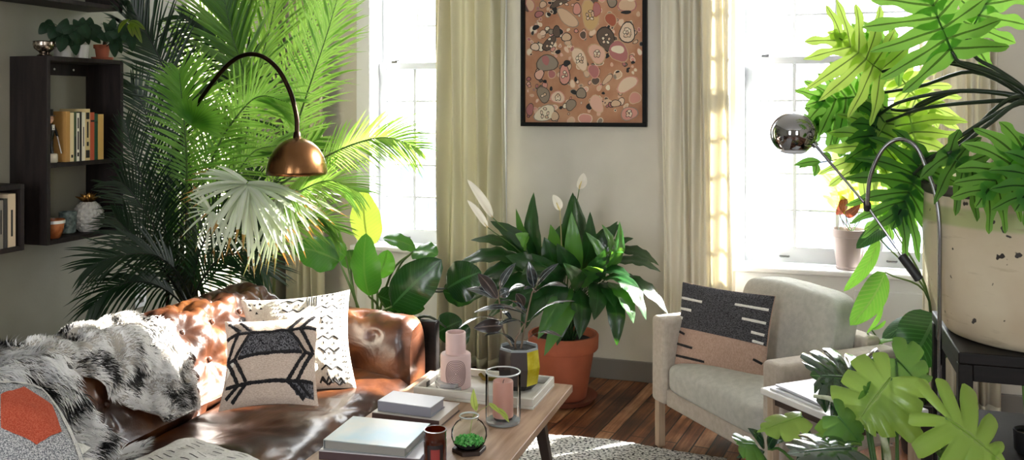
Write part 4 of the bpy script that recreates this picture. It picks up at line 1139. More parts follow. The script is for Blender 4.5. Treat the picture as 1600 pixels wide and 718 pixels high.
# terrarium bowl on hex wood base
c = atz(733, 704, TZ); 
mb = MB(); mb.lathe([(.052, 0), (.054, .002), (.054, .012), (.052, .014)], c, 6, M=Matrix.Rotation(.5, 3, 'Z')); hb = tag(mb.build('wood_coaster', walnut, bevel=.001), 'dark hexagonal wooden coaster under the moss terrarium', 'coaster')
tg = thing('terrarium', 'round clear glass terrarium of green moss on dark hexagonal coaster', 'terrarium', c+Vector((0, 0, .0142)))
c2 = c+Vector((0, 0, .0142))
mb = MB(); mb.lathe([(0, 0), (.036, 0), (.050, .014), (.0565, .034), (.055, .055), (.042, .075), (.030, .083), (.029, .092), (.032, .097), (.0295, .0975), (.0265, .092), (.0275, .083)], c2, 48, top=False); mb.build('glass_bowl', glassmat('bowl_glass', (.95,.99,.96), .08), tg)
mb = MB(); mb.lathe([(.0285, .094), (.0325, .0975), (.0295, .0995), (.0265, .096)], c2, 40, ring=True); mb.build('rim', M('glass_rim2', 'c0c6c4', .08, spec=1), tg)
rnd = random.Random(5); mb = MB()
for i in range(420):
    a = rnd.random()*2*PI; rr = .044*math.sqrt(rnd.random()); z = .006+.030*rnd.random()*(1-rr/.06)+.004
    p = c2+Vector((rr*math.cos(a), rr*math.sin(a), z)); d = Vector((rnd.uniform(-1, 1), rnd.uniform(-1, 1), rnd.uniform(.2, 1))).normalized()*.009
    if (Vector((p.x-c2.x, p.y-c2.y, 0))).length > .046: continue
    leaf(mb, p, p+d, .007, face=(rnd.uniform(-1, 1), -.5, .8), nv=3, nu=2)
mo = mb.build('moss', M('moss', '1f8a2e', .6, col2='9be08a', vs=90, trans=.3, tcol='3fb040'), tg); mo['kind'] = 'stuff'
mb = MB(); mb.lathe([(0, .004), (.036, .004), (.046, .015), (0, .016)], c2, 24); mb.build('soil', soil, tg)
st = MB(); petiole(st, [c2+Vector((0, 0, .02)), at(738, 655, 2.83), at(744, 642, 2.85)], .001, .0008, 8, 5); petiole(st, [c2+Vector((0, 0, .02)), at(740, 650, 2.83), at(764, 632, 2.83)], .001, .0008, 8, 5); st.build('stems', M('sprout_stem', '8a9a4a', .6), tg)
slf = leafmat('sprout_leaf', '9fb04c', '8a9c44', trans=.3, tcol='d0dc80')
for a, b, w in (((744, 642), (740, 606), .024), ((744, 640), (750, 630), .012), ((764, 629), (782, 646), .016), ((772, 637), (795, 652), .018), ((780, 640), (796, 660), .014)):
    lf = MB(); leaf(lf, at(*a, 2.85), at(*b, 2.83), w); lf.build('leaf', slf, tg, smooth='full')

# amber jar candle
c = atz(680, 727, TZ); aj = thing('amber_jar', 'small amber glass jar candle at the near table edge', 'jar', c)
mb = MB(); mb.lathe([(.030, 0), (.034, .003), (.034, .078), (.032, .084), (.0335, .088), (.0335, .104), (.035, .106), (.035, .109), (.031, .109), (.0305, .088), (.029, .06), (0, .058)], c, 44)
mb.build('jar_body', M('amber_glass', '3a1404', .08, spec=1, trans=.35, tcol='c4590c', coat=1), aj)
mb = MB(); mb.lathe([(.0345, .1075), (.0352, .110), (.031, .1105)], c, 44, ring=True); mb.build('rim', M('jar_rim', 'b8b0aa', .1, spec=1), aj)
mb = MB(); fa = math.atan2(-c.y, -c.x)
def lab(u, v): a = fa+(u-.5)*1.5; return Vector((c.x+.0345*math.cos(a), c.y+.0345*math.sin(a), c.z+.016+.056*v))
mb.grid(lab, 12, 2); mb.build('label', M('jar_label', '241a1a', .5), aj)
mb = MB()
def lab2(u, v): a = fa+(u-.5)*.8; return Vector((c.x+.0348*math.cos(a), c.y+.0348*math.sin(a), c.z+.03+.03*v))
mb.grid(lab2, 8, 1); mb.build('label_patch', M('jar_label_red', '8c2f2c', .5), aj)

# ---------- armchair ----------
wd = Vector((.39*CY+.92*SY, .39*SY-.92*CY, 0)); bd = Vector((.92*CY-.39*SY, .92*SY+.39*CY, 0))
FL = cw(.615, 3.95); ar = thing('armchair', 'low oatmeal linen armchair with square arms below the bright window', 'armchair', FL, math.atan2(wd.y, wd.x))
LOC[ar.name] = Vector(FL)
WW, DD, AH = .86, .585, .575
def cbox(lo, hi, nm, mt, bev=.02, seg=4, par=ar):
    mb = MB(); mb.box(lo, hi); return mb.build(nm, mt, par, local=True, bevel=bev, seg=seg)
AT = .105
for s_, x0 in ((0, 0), (1, WW-AT)):
    mb = MB(); z0 = .20
    P = [(x0, 0, z0), (x0+AT, 0, z0), (x0+AT, DD, z0+.02), (x0, DD, z0+.02), (x0, 0, AH), (x0+AT, 0, AH), (x0+AT, DD, AH+.0), (x0, DD, AH+.0)]
    mb.hexa(P); a_ = mb.build('armrest', chair_fab, ar, local=True, bevel=.022, seg=4)
cbox((AT, .01, .20), (WW-AT, DD-.02, .275), 'seat_frame', chair_fab, .012)
cbox((AT, DD-.09, .20), (WW-AT, DD+.0, .60), 'backrest', chair_fab, .02)
# seat cushion: soft box
def softbox(x0, x1, y0, y1, z0, z1, mb, crown=.02, e=.12, rake=None):
    cx, cy, cz = (x0+x1)/2, (y0+y1)/2, (z0+z1)/2; hx, hy, hz = (x1-x0)/2, (y1-y0)/2, (z1-z0)/2
    def sgn(v, p): return math.copysign(abs(v)**p, v)
    def fn(u, v):
        th = (u-.5)*2*PI; ph = (v-.5)*PI
        x = sgn(math.cos(th), .2)*sgn(math.cos(ph), .25); y = sgn(math.sin(th), .22)*sgn(math.cos(ph), .28); z = sgn(math.sin(ph), .42)
        P = Vector((cx+hx*x, cy+hy*y, cz+hz*z + crown*(1-x*x)*(1-y*y)*(1 if z > 0 else 0)))
        P += Vector((0, 0, 1))*.006*noise.noise(P*7)
        return rake(P) if rake else P
    mb.grid(fn, 72, 36)
mb = MB(); softbox(AT+.004, WW-AT-.004, -.005, DD-.12, .262, .395, mb, .03); sc_o = mb.build('seat_cushion', chair_fab2, ar, local=True, smooth='full')
def rk(P): 
    k = (P.z-.36); return Vector((P.x, P.y+k*.22, P.z+.02*math.sin((P.x)/WW*PI)))
mb = MB(); softbox(AT+.02, WW-AT-.045, .32, .46, .385, .735, mb, .0, rake=rk); mb.build('back_cushion', chair_fab2, ar, local=True, smooth='full')
for (x, y) in ((.03, .03), (WW-.035, .03), (.035, DD-.04), (WW-.035, DD-.04)):
    mb = MB(); mb.box((x-.017, y-.017, 0), (x+.017, y+.017, .205)); mb.build('leg', pale_wood, ar, local=True, bevel=.003)
# chair pillow
pk = Pillow(at(1067, 440, 4.00), at(1212, 462, 3.62), at(1196, 596, 3.56), at(1054, 568, 3.86), .05, .02, .006, 12)
mb = MB(); cd_ = weave('charcoal_wool', '2c2b2e', '5d5c60', 160, 420, .8); tn = weave('blush_wool', 'b89c8c', 'a78a7a', 300, 120, .5); wt = weave('white_wool', 'dad6cf', 'e8e5df', 200, 200, .5)
pk.build(mb, 1, 1, 44)
pk.patch(mb, [(.002, .44), (.998, .40), (.998, .995), (.002, .995)], 0, .0016, 34)
for (x0, x1, y) in ((.02, .30, .80), (.02, .18, .67), (.02, .07, .56), (.66, .98, .83), (.76, .98, .67), (.86, .98, .53), (.88, .98, .43)): pk.stroke(mb, [(x0, y+.0), (x1, y-.01)], .035, 2, .004, .02, .1)
for (x0, x1, y) in ((.02, .12, .37), (.02, .24, .22), (.02, .38, .08), (.9, .98, .2)): pk.stroke(mb, [(x0, y+.02), (x1, y-.01)], .03, 3, .004, .02, .1)
tag(mb.build('throw_pillow', [cd_, tn, wt, black_mark], smooth='full'), 'charcoal and blush woven pillow with white dashes on the armchair', 'pillow')
# ---------- brass arc lamp ----------
c = at(464, 272, 3.58)
al = thing('arc_floor_lamp', 'brass arc floor lamp with half-dome shade reaching out of the palm', 'lamp', (-2.72, 3.75, 0))
Rd = .121
mb = MB(); prof = [(Rd*math.cos(a), Rd*1.22*math.sin(a)) for a in [i*PI/2/16 for i in range(16)]]+[(.014, Rd*1.22)]
inn = [(r-.004 if r > .02 else r*.6, z-.003) for r, z in reversed(prof[:-1])]
mb.lathe([(Rd-.004, 0)]+prof, c, 64); mb.lathe([(Rd-.0045, .0)]+[(r*.965, z*.96) for r, z in prof], c, 48)
mb.build('lamp_shade', M('brushed_brass', '8f6844', .25, metal=1, col2='6b4a30', vs=4, bump=.05, bs=200, bstretch=(1, 1, .05)), al, smooth='full')
mb = MB(); mb.lathe([(.016, Rd*1.22-.002), (.014, Rd*1.22+.02), (.008, Rd*1.22+.026)], c, 20); mb.build('shade_collar', dark_brass, al)
mb = MB(); mb.lathe([(.026, .05), (.03, .08), (.02, .10), (0, .105)], c, 20); mb.build('bulb', M('frosted_bulb', 'd9d4c8', .4), al)
tip = c+Vector((0, 0, Rd*1.22+.02))
arc = [tip, at(463, 180, 3.59), at(452, 140, 3.61), at(430, 103, 3.63), at(400, 85, 3.66), at(368, 92, 3.70), at(335, 125, 3.76), at(300, 178, 3.86), at(272, 250, 4.0), at(262, 330, 4.1)]
pb = arc[-1]; arc.append(Vector((pb.x, pb.y, .75))); arc.append(Vector((pb.x, pb.y, .06)))
mb = MB(); mb.tube(bez(arc, 70), .0095, 12); mb.build('arched_pole', dark_brass, al)
mb = MB(); mb.lathe([(.125, 0), (.127, .004), (.127, .05), (.123, .056), (.0, .056)], (pb.x, pb.y, 0), 48); mb.build('base', M('marble_base', '2a2827', .2), al)

# ---------- chrome lamp ----------
D_ = 2.95
fl_ = thing('floor_lamp', 'slim steel floor lamp with smoked chrome globe shade and black counterweight', 'lamp', cw((1468-800)/F*2.75, 2.75, 0))
bx = cw((1468-800)/F*2.75, 2.75, 0)
ptop = at(1447, 262, 2.78)
pole = [Vector((bx.x, bx.y, .02)), Vector((bx.x, bx.y, .9)), at(1466, 330, 2.75), ptop, at(1428, 226, 2.80), at(1402, 218, 2.82), at(1378, 235, 2.84), at(1360, 275, 2.86), at(1355, 320, 2.87)]
mb = MB(); mb.tube(bez(pole, 80), .0065, 10); mb.build('curved_pole', steel, fl_)
mb = MB(); mb.lathe([(.13, 0), (.13, .016), (.125, .02), (.01, .022)], bx, 40); mb.build('base', steel, fl_)
hd = at(1240, 208, 3.0); Rh = .077
mb = MB(); mb.tube([at(1270, 222, 2.98), at(1355, 322, 2.885), at(1410, 400, 2.83)], .0045, 8); mb.build('balance_arm', steel, fl_)
mb = MB(); a, b = at(1408, 398, 2.83), at(1437, 437, 2.80); mb.tube([a, a.lerp(b, .03), a.lerp(b, .97), b], [.010, .0145, .0145, .010], 16); mb.build('counterweight', black_rubber, fl_)
mb = MB(); mb.tube([at(1355, 318, 2.87), at(1355, 326, 2.89)], .012, 12); mb.build('pivot_joint', black_rubber, fl_)
mb = MB(); pr = []
for i in range(22):
    a = PI/2-i*(PI/2+.92)/21; pr.append((max(.001, Rh*math.cos(a)), Rh*math.sin(a)*.93))
mb.lathe(pr+[(pr[-1][0]-.003, pr[-1][1]+.001)]+[(r*.95, z*.95) for r, z in reversed(pr[:-1])], hd, 48); mb.build('lamp_shade', chrome, fl_, smooth='full')
mb = MB(); mb.lathe([(.045, -.054), (.043, -.062), (.03, -.068), (0, -.069)], hd, 32); mb.build('diffuser', M('frost_diffuser', 'cfcfd2', .1, spec=1), fl_, smooth='full')
mb = MB(); mb.tube([at(1266, 218, 2.985), at(1276, 229, 2.972)], .011, 12); mb.build('shade_joint', chrome, fl_)

# ---------- palm leaflets ----------
def leaflet(mb, b, d, L, w, up, droop=.25, m=0):
    """narrow folded leaflet"""
    d = d.normalized(); s = d.cross(up)
    if s.length < 1e-4: return
    s.normalize(); n = s.cross(d)
    prev = None; K = 4
    for i in range(K+1):
        v = i/K; ww = w*.5*(.35+.65*math.sin(PI*min(1, v*.8+.25)))*(1 if i < K else .05)
        c = b+d*(L*v)-Vector((0, 0, 1))*(droop*L*v*v)
        r = [mb.vert(c-s*ww+n*ww*.35, (0, v)), mb.vert(c, (.5, v)), mb.vert(c+s*ww+n*ww*.35, (1, v))]
        if prev:
            for j in (0, 1): mb.face((prev[j], prev[j+1], r[j+1], r[j]), m)
        prev = r
def frond(root, pts, Lmax, mat, stem_mat, n=46, w=.016, face=None, droop=.2, ang=.95, start=.12, sides=(1, 1), r0=.006, seed=0, stiff=1, name='frond', lift=.25, xmin=XL+.03):
    rnd = random.Random(seed)
    P = bez(pts, 40); n = int(n*.88); w = w*.62
    mb = MB(); fc = Vector(face) if face is not None else Vector((.35, -.85, .35))
    for i in range(n):
        t = start+(1-start)*(i+.5)/n
        x = t*40; k = min(int(x), 39); p = P[k].lerp(P[k+1], x-k)
        tg = (P[min(k+2, 40)]-P[max(k-1, 0)]).normalized()
        sd = tg.cross(fc); sd = sd.normalized() if sd.length > 1e-5 else Vector((1, 0, 0))
        L_ = Lmax*(math.sin(PI*(.18+.76*(t-start)/(1-start)))**.7)
        for s_, on in ((-1, sides[0]), (1, sides[1])):
            if not on: continue
            a = ang*(1-.55*(t-start)/(1-start))+rnd.uniform(-.07, .07)
            d = tg*math.cos(a)+sd*s_*math.sin(a)+fc*lift*rnd.uniform(.6, 1.3)*.5
            L2 = L_*rnd.uniform(.8, 1.1)*on
            leaflet(mb, p, d, L2, w*rnd.uniform(.8, 1.15), fc, droop*rnd.uniform(.6, 1.4))
    for i_, q in enumerate(mb.v):
        if q[0] < xmin: mb.v[i_] = (xmin+.002*(i_ % 5), q[1], q[2])
        elif q[1] > YB-.12: mb.v[i_] = (q[0], YB-.12, q[2])
        if mb.v[i_][1] < 3.19 and mb.v[i_][0] < -2.81 and mb.v[i_][2] > .93: mb.v[i_] = (-2.808, mb.v[i_][1], mb.v[i_][2])
    o = mb.build(name, mat, root, smooth='full')
    sb = MB(); sb.tube(P, [r0*(1-.8*i/40) for i in range(41)], 6)
    sb.build('rachis', stem_mat, o, smooth='full')
    return o
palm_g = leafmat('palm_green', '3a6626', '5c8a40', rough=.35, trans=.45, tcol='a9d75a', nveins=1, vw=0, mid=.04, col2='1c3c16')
palm_br = leafmat('palm_lit', '5c9138', '7aa850', rough=.35, trans=.5, tcol='bdea68', nveins=1, vw=0, mid=.04, col2='2c6a1c')  # same leaf for backlit fronds, the light put into its colour
palm_dk = leafmat('palm_shaded', '0c1f10', '16331a', rough=.35, trans=.12, tcol='3c7a22', nveins=1, vw=0, mid=.04)  # same leaf for shaded fronds, the shade put into its colour
palm_tip = leafmat('palm_glare_brown_tips', 'ccd4c0', 'e2e6dc', rough=.2, trans=.2, tcol='c4dc90', nveins=1, vw=0, mid=.05, tipcol=('9a6428', 1.12), spec=.8)  # reflected window glare put into the pale leaf colour; tips are truly brown
rach = M('palm_rachis', '3d5a22', .5); rach_dk = M('palm_rachis_shaded', '141c10', .5)
base = at(285, 560, 4.12); base.z = 0; base.x = -2.77; base.y = 3.80
# arching base from the pot to pixel targets
pr_ = thing('areca_palm', 'tall feathery areca palm in the corner behind the leather sofa', 'plant', base)
mb = MB(); mb.lathe([(.12, 0), (.13, .01), (.165, .26), (.17, .28), (.155, .28), (.15, .26)], base, 40); mb.build('pot', M('charcoal_pot', '2a2827', .6), pr_)
mb = MB(); mb.lathe([(0, .262), (.15, .258)], base, 32); mb.build('soil', soil, pr_)
cane = M('palm_cane', '2c3a1c', .5, col2='4c5530', vs=14, vstretch=(1, 1, 6))
rnd = random.Random(11)
for i in range(7):
    x_ = 262+i*7; b_ = base+Vector((rnd.uniform(-.08, .08), rnd.uniform(-.08, .08), .25))
    top = at(x_+rnd.uniform(-4, 4), 250+rnd.uniform(-40, 70), 4.0+rnd.uniform(-.08, .12))
    mb = MB(); mb.tube(bez([b_, at(x_+6, 430, 4.05), top], 12), [.014-.006*k/12 for k in range(13)], 8); mb.build('cane', cane, pr_, smooth='full')
Q = lambda L_: [at(x, y, d) for x, y, d in L_]
FR = [
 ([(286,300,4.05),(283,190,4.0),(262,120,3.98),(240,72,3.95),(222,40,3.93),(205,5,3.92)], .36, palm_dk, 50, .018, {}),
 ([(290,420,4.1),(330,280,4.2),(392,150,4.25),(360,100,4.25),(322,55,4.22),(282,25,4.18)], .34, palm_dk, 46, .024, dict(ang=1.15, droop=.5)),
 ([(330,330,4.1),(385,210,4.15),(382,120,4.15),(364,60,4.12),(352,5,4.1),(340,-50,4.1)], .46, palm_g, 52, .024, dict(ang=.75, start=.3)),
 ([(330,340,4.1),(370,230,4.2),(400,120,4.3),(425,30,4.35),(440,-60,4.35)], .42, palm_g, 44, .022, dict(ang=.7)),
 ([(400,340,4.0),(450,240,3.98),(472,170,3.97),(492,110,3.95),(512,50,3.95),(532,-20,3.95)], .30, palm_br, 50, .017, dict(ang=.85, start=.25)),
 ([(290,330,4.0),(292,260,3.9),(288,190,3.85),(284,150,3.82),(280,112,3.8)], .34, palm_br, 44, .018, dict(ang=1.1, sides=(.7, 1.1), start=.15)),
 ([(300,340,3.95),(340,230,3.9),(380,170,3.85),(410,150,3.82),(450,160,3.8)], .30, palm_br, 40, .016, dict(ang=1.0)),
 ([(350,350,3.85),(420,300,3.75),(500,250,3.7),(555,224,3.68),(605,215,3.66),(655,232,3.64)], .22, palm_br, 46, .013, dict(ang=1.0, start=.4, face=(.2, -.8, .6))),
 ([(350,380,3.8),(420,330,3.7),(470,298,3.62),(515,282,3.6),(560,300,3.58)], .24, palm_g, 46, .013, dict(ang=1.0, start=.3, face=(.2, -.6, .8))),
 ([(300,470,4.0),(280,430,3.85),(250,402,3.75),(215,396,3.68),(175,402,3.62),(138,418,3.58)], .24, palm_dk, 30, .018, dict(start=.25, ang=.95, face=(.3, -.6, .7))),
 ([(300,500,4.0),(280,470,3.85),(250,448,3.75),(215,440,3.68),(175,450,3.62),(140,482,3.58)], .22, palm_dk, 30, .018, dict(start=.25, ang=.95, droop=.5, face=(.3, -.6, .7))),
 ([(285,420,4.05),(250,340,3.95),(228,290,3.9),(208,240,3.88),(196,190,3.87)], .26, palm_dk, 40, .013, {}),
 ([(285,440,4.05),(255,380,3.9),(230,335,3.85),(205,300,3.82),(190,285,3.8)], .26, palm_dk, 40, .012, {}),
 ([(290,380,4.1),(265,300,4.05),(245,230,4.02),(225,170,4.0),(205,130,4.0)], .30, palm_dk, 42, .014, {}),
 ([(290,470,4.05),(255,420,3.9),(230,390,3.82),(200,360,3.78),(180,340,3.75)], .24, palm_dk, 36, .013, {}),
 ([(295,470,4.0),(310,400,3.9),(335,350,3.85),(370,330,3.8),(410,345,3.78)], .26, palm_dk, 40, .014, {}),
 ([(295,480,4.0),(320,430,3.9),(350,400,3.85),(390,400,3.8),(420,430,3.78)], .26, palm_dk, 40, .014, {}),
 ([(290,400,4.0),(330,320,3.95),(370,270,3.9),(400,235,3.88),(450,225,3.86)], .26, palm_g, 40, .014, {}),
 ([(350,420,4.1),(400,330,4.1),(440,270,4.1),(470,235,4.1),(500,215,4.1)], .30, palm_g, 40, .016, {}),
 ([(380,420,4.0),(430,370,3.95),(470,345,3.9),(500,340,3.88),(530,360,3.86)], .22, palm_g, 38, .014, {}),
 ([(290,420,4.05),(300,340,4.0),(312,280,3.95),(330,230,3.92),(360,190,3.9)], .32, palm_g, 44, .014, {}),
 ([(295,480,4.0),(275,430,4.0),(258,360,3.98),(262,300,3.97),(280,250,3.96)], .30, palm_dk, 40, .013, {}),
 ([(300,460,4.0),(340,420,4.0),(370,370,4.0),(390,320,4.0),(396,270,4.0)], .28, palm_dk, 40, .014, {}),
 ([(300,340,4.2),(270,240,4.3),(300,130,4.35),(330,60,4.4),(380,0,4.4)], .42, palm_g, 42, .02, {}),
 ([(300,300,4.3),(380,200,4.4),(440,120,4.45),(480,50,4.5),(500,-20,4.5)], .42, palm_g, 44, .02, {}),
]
for i, (P, L_, mt, n, w, kw) in enumerate(FR):
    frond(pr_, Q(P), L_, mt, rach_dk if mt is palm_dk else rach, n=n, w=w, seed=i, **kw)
# fan palm with brown tips
fb = at(418, 470, 4.2); fb.z = 0
fp_ = thing('fan_palm', 'drooping palm with glossy leaflets painted pale for glare, brown dried tips', 'plant', fb)
mb = MB(); mb.lathe([(.10, 0), (.11, .01), (.135, .22), (.12, .22), (.12, .2)], fb, 36); mb.build('pot', M('charcoal_pot2', '33302e', .6), fp_)
mb = MB(); mb.lathe([(0, .205), (.12, .202)], fb, 28); mb.build('soil', soil, fp_)
mb = MB(); mb.tube(bez([fb+Vector((0, 0, .2)), at(418, 440, 4.15), at(416, 380, 4.0), at(408, 330, 3.85)], 14), .010, 8); mb.build('trunk', M('fan_trunk', '5e5a3a', .6), fp_)
mb = MB(); mb.tube(bez([fb+Vector((.03, 0, .2)), at(428, 440, 3.93), at(432, 380, 3.9), at(450, 330, 3.85)], 14), .008, 8); mb.build('trunk', M('fan_trunk2', '5e6a3a', .6), fp_)
def fanleaf(c, pts, w, mat, tips, r=None):
    mb = MB(); rn = random.Random(int(c.x*1000) % 97)
    for (x, y, d) in pts:
        T = at(x, y, d); dr = T-c
        leaflet(mb, c+dr*.02, dr+Vector((0, 0, .22*dr.length)), dr.length*1.02, w*rn.uniform(.8, 1.2), Vector((.2, -.5, .8)), .22)
    return mb.build('frond', mat, fp_, smooth='full')
rn = random.Random(4); c = at(386, 286, 3.62)
pts = []
for i in range(34):
    a = math.radians(182+ -1*i*5.6) ; R = 1
    # sweep from left (180deg) down to right (0)
    ex = 86+20*math.sin(i*.7); ey = 92+18*math.sin(i*1.3)
    pts.append((386+ex*math.cos(math.radians(172+i*5.6*-1+0)) , 296+ey*max(0, math.sin(math.radians(i*5.6-2)))*1.0, 3.5+rn.uniform(-.06, .06)))
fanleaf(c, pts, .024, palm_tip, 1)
pts = [(386-100*math.cos(math.radians(a))+rn.uniform(-6, 6), 285-30*math.sin(math.radians(a))+rn.uniform(-8, 8), 3.6) for a in range(0, 60, 9)]
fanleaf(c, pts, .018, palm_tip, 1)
pts = []
c = at(440, 300, 3.66)
for i in range(26):
    t = i/25; pts.append((400+150*t+rn.uniform(-8, 8), 405-90*t**1.5+rn.uniform(-12, 12), 3.55+rn.uniform(-.05, .05)))
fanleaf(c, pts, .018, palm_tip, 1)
c = at(300, 192, 3.8)
pts = [(300+46*math.sin(math.radians(a))*(1.3 if a > 0 else .8), 192-46*math.cos(math.radians(a)), 3.76) for a in range(-50, 120, 12)]
mb = MB()
for (x, y, d) in pts: T = at(x, y, d); leaflet(mb, c, T-c, (T-c).length, .03, Vector((0, -.8, .5)), .05)
mb.build('frond', palm_br, pr_, smooth='full')
c = at(330, 330, 3.7); pts = [(292+rn.uniform(-6, 6), 280+i*11, 3.62) for i in range(9)]+[(310+i*12, 390+rn.uniform(-8, 8), 3.62) for i in range(7)]
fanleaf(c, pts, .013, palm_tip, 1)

# ---------- bird-of-paradise style plant between sofa and window ----------
so_b = at(585, 600, 4.35); so_b.z = 0
bp = thing('bird_of_paradise', 'plant with big glossy oval leaves on long stalks before left window', 'plant', so_b)
mb = MB(); mb.lathe([(.12, 0), (.125, .01), (.15, .24), (.155, .26), (.14, .26), (.14, .24)], so_b, 40); mb.build('pot', M('grey_pot', '4a4846', .6), bp)
mb = MB(); mb.lathe([(0, .245), (.14, .242)], so_b, 32); mb.build('soil', soil, bp)
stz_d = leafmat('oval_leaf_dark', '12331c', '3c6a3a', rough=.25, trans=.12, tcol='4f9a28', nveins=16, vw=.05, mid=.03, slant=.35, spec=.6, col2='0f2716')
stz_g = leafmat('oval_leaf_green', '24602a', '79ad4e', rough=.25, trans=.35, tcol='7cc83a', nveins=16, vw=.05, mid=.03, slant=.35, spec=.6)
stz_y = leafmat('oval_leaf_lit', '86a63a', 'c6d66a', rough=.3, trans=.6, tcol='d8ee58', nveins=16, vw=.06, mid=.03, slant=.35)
stk = M('leaf_stalk', '6e8a44', .4, col2='3b5a2a', vs=3)
oval = lambda v: math.sin(PI*v**.8)**.62 if 0 < v < 1 else 0
BL_ = [ # base, tip, width, face, mat, depth, fold
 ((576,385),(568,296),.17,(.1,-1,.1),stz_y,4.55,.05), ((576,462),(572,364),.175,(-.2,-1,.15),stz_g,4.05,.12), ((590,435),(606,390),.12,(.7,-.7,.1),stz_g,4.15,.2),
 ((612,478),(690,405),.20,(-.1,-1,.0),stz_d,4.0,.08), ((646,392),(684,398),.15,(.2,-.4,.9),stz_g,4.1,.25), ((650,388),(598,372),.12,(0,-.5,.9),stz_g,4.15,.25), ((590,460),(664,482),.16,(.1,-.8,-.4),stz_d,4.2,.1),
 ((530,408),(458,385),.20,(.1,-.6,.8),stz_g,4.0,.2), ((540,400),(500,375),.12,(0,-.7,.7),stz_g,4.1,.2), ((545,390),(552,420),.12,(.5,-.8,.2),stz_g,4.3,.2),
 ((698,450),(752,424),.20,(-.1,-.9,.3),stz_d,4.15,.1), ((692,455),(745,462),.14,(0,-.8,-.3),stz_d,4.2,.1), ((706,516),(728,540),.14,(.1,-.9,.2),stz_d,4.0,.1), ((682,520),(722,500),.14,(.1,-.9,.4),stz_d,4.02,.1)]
for (b, t, w, fc, mt, d, fo) in BL_:
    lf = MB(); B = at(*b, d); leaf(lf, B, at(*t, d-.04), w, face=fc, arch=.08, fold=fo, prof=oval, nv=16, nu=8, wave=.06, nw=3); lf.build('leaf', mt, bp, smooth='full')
    sb = MB(); s0 = so_b+Vector((rnd.uniform(-.06, .06), rnd.uniform(-.05, .05), .24))
    mid_ = s0.lerp(B, .5); mid_.z = s0.z+(B.z-s0.z)*.75
    if b[0] > 670: mid_ = at((b[0]+600)/2, (b[1]+520)/2-22, d)
    elif b[0] < 560: mid_ = at(556, 470, d)
    petiole(sb, [s0, mid_, B], .008, .004, 14, 8); sb.build('stalk', stk if b[0] < 670 else M('stalk_dk', '2c3a26', .4), bp, smooth='full')

# ---------- peace lily ----------
lc = at(880, 600, 4.55); lc.z = 0
ly = thing('peace_lily', 'bushy peace lily in large terracotta pot under the framed painting', 'plant', lc)
mb = MB(); mb.lathe([(.115, .02), (.118, .025), (.158, .26), (.172, .262), (.178, .27), (.181, .335), (.176, .342), (.162, .342), (.158, .30)], lc, 56); mb.build('pot', terracotta, ly)
mb = MB(); mb.lathe([(.10, .004), (.155, .006), (.175, .03), (.168, .03), (.15, .018), (0, .016)], lc, 48); mb.build('saucer', M('terracotta_dk', '6e3a28', .7), ly)
mb = MB(); mb.lathe([(0, .305), (.158, .30)], lc, 32); mb.build('soil', soil, ly)
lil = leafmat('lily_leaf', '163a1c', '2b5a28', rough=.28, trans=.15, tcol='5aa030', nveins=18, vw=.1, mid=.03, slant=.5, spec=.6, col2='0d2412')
lil2 = leafmat('lily_leaf_lit', '2a5c2a', '5a8c3c', rough=.28, trans=.3, tcol='86c83e', nveins=18, vw=.1, mid=.03, slant=.5, spec=.6)
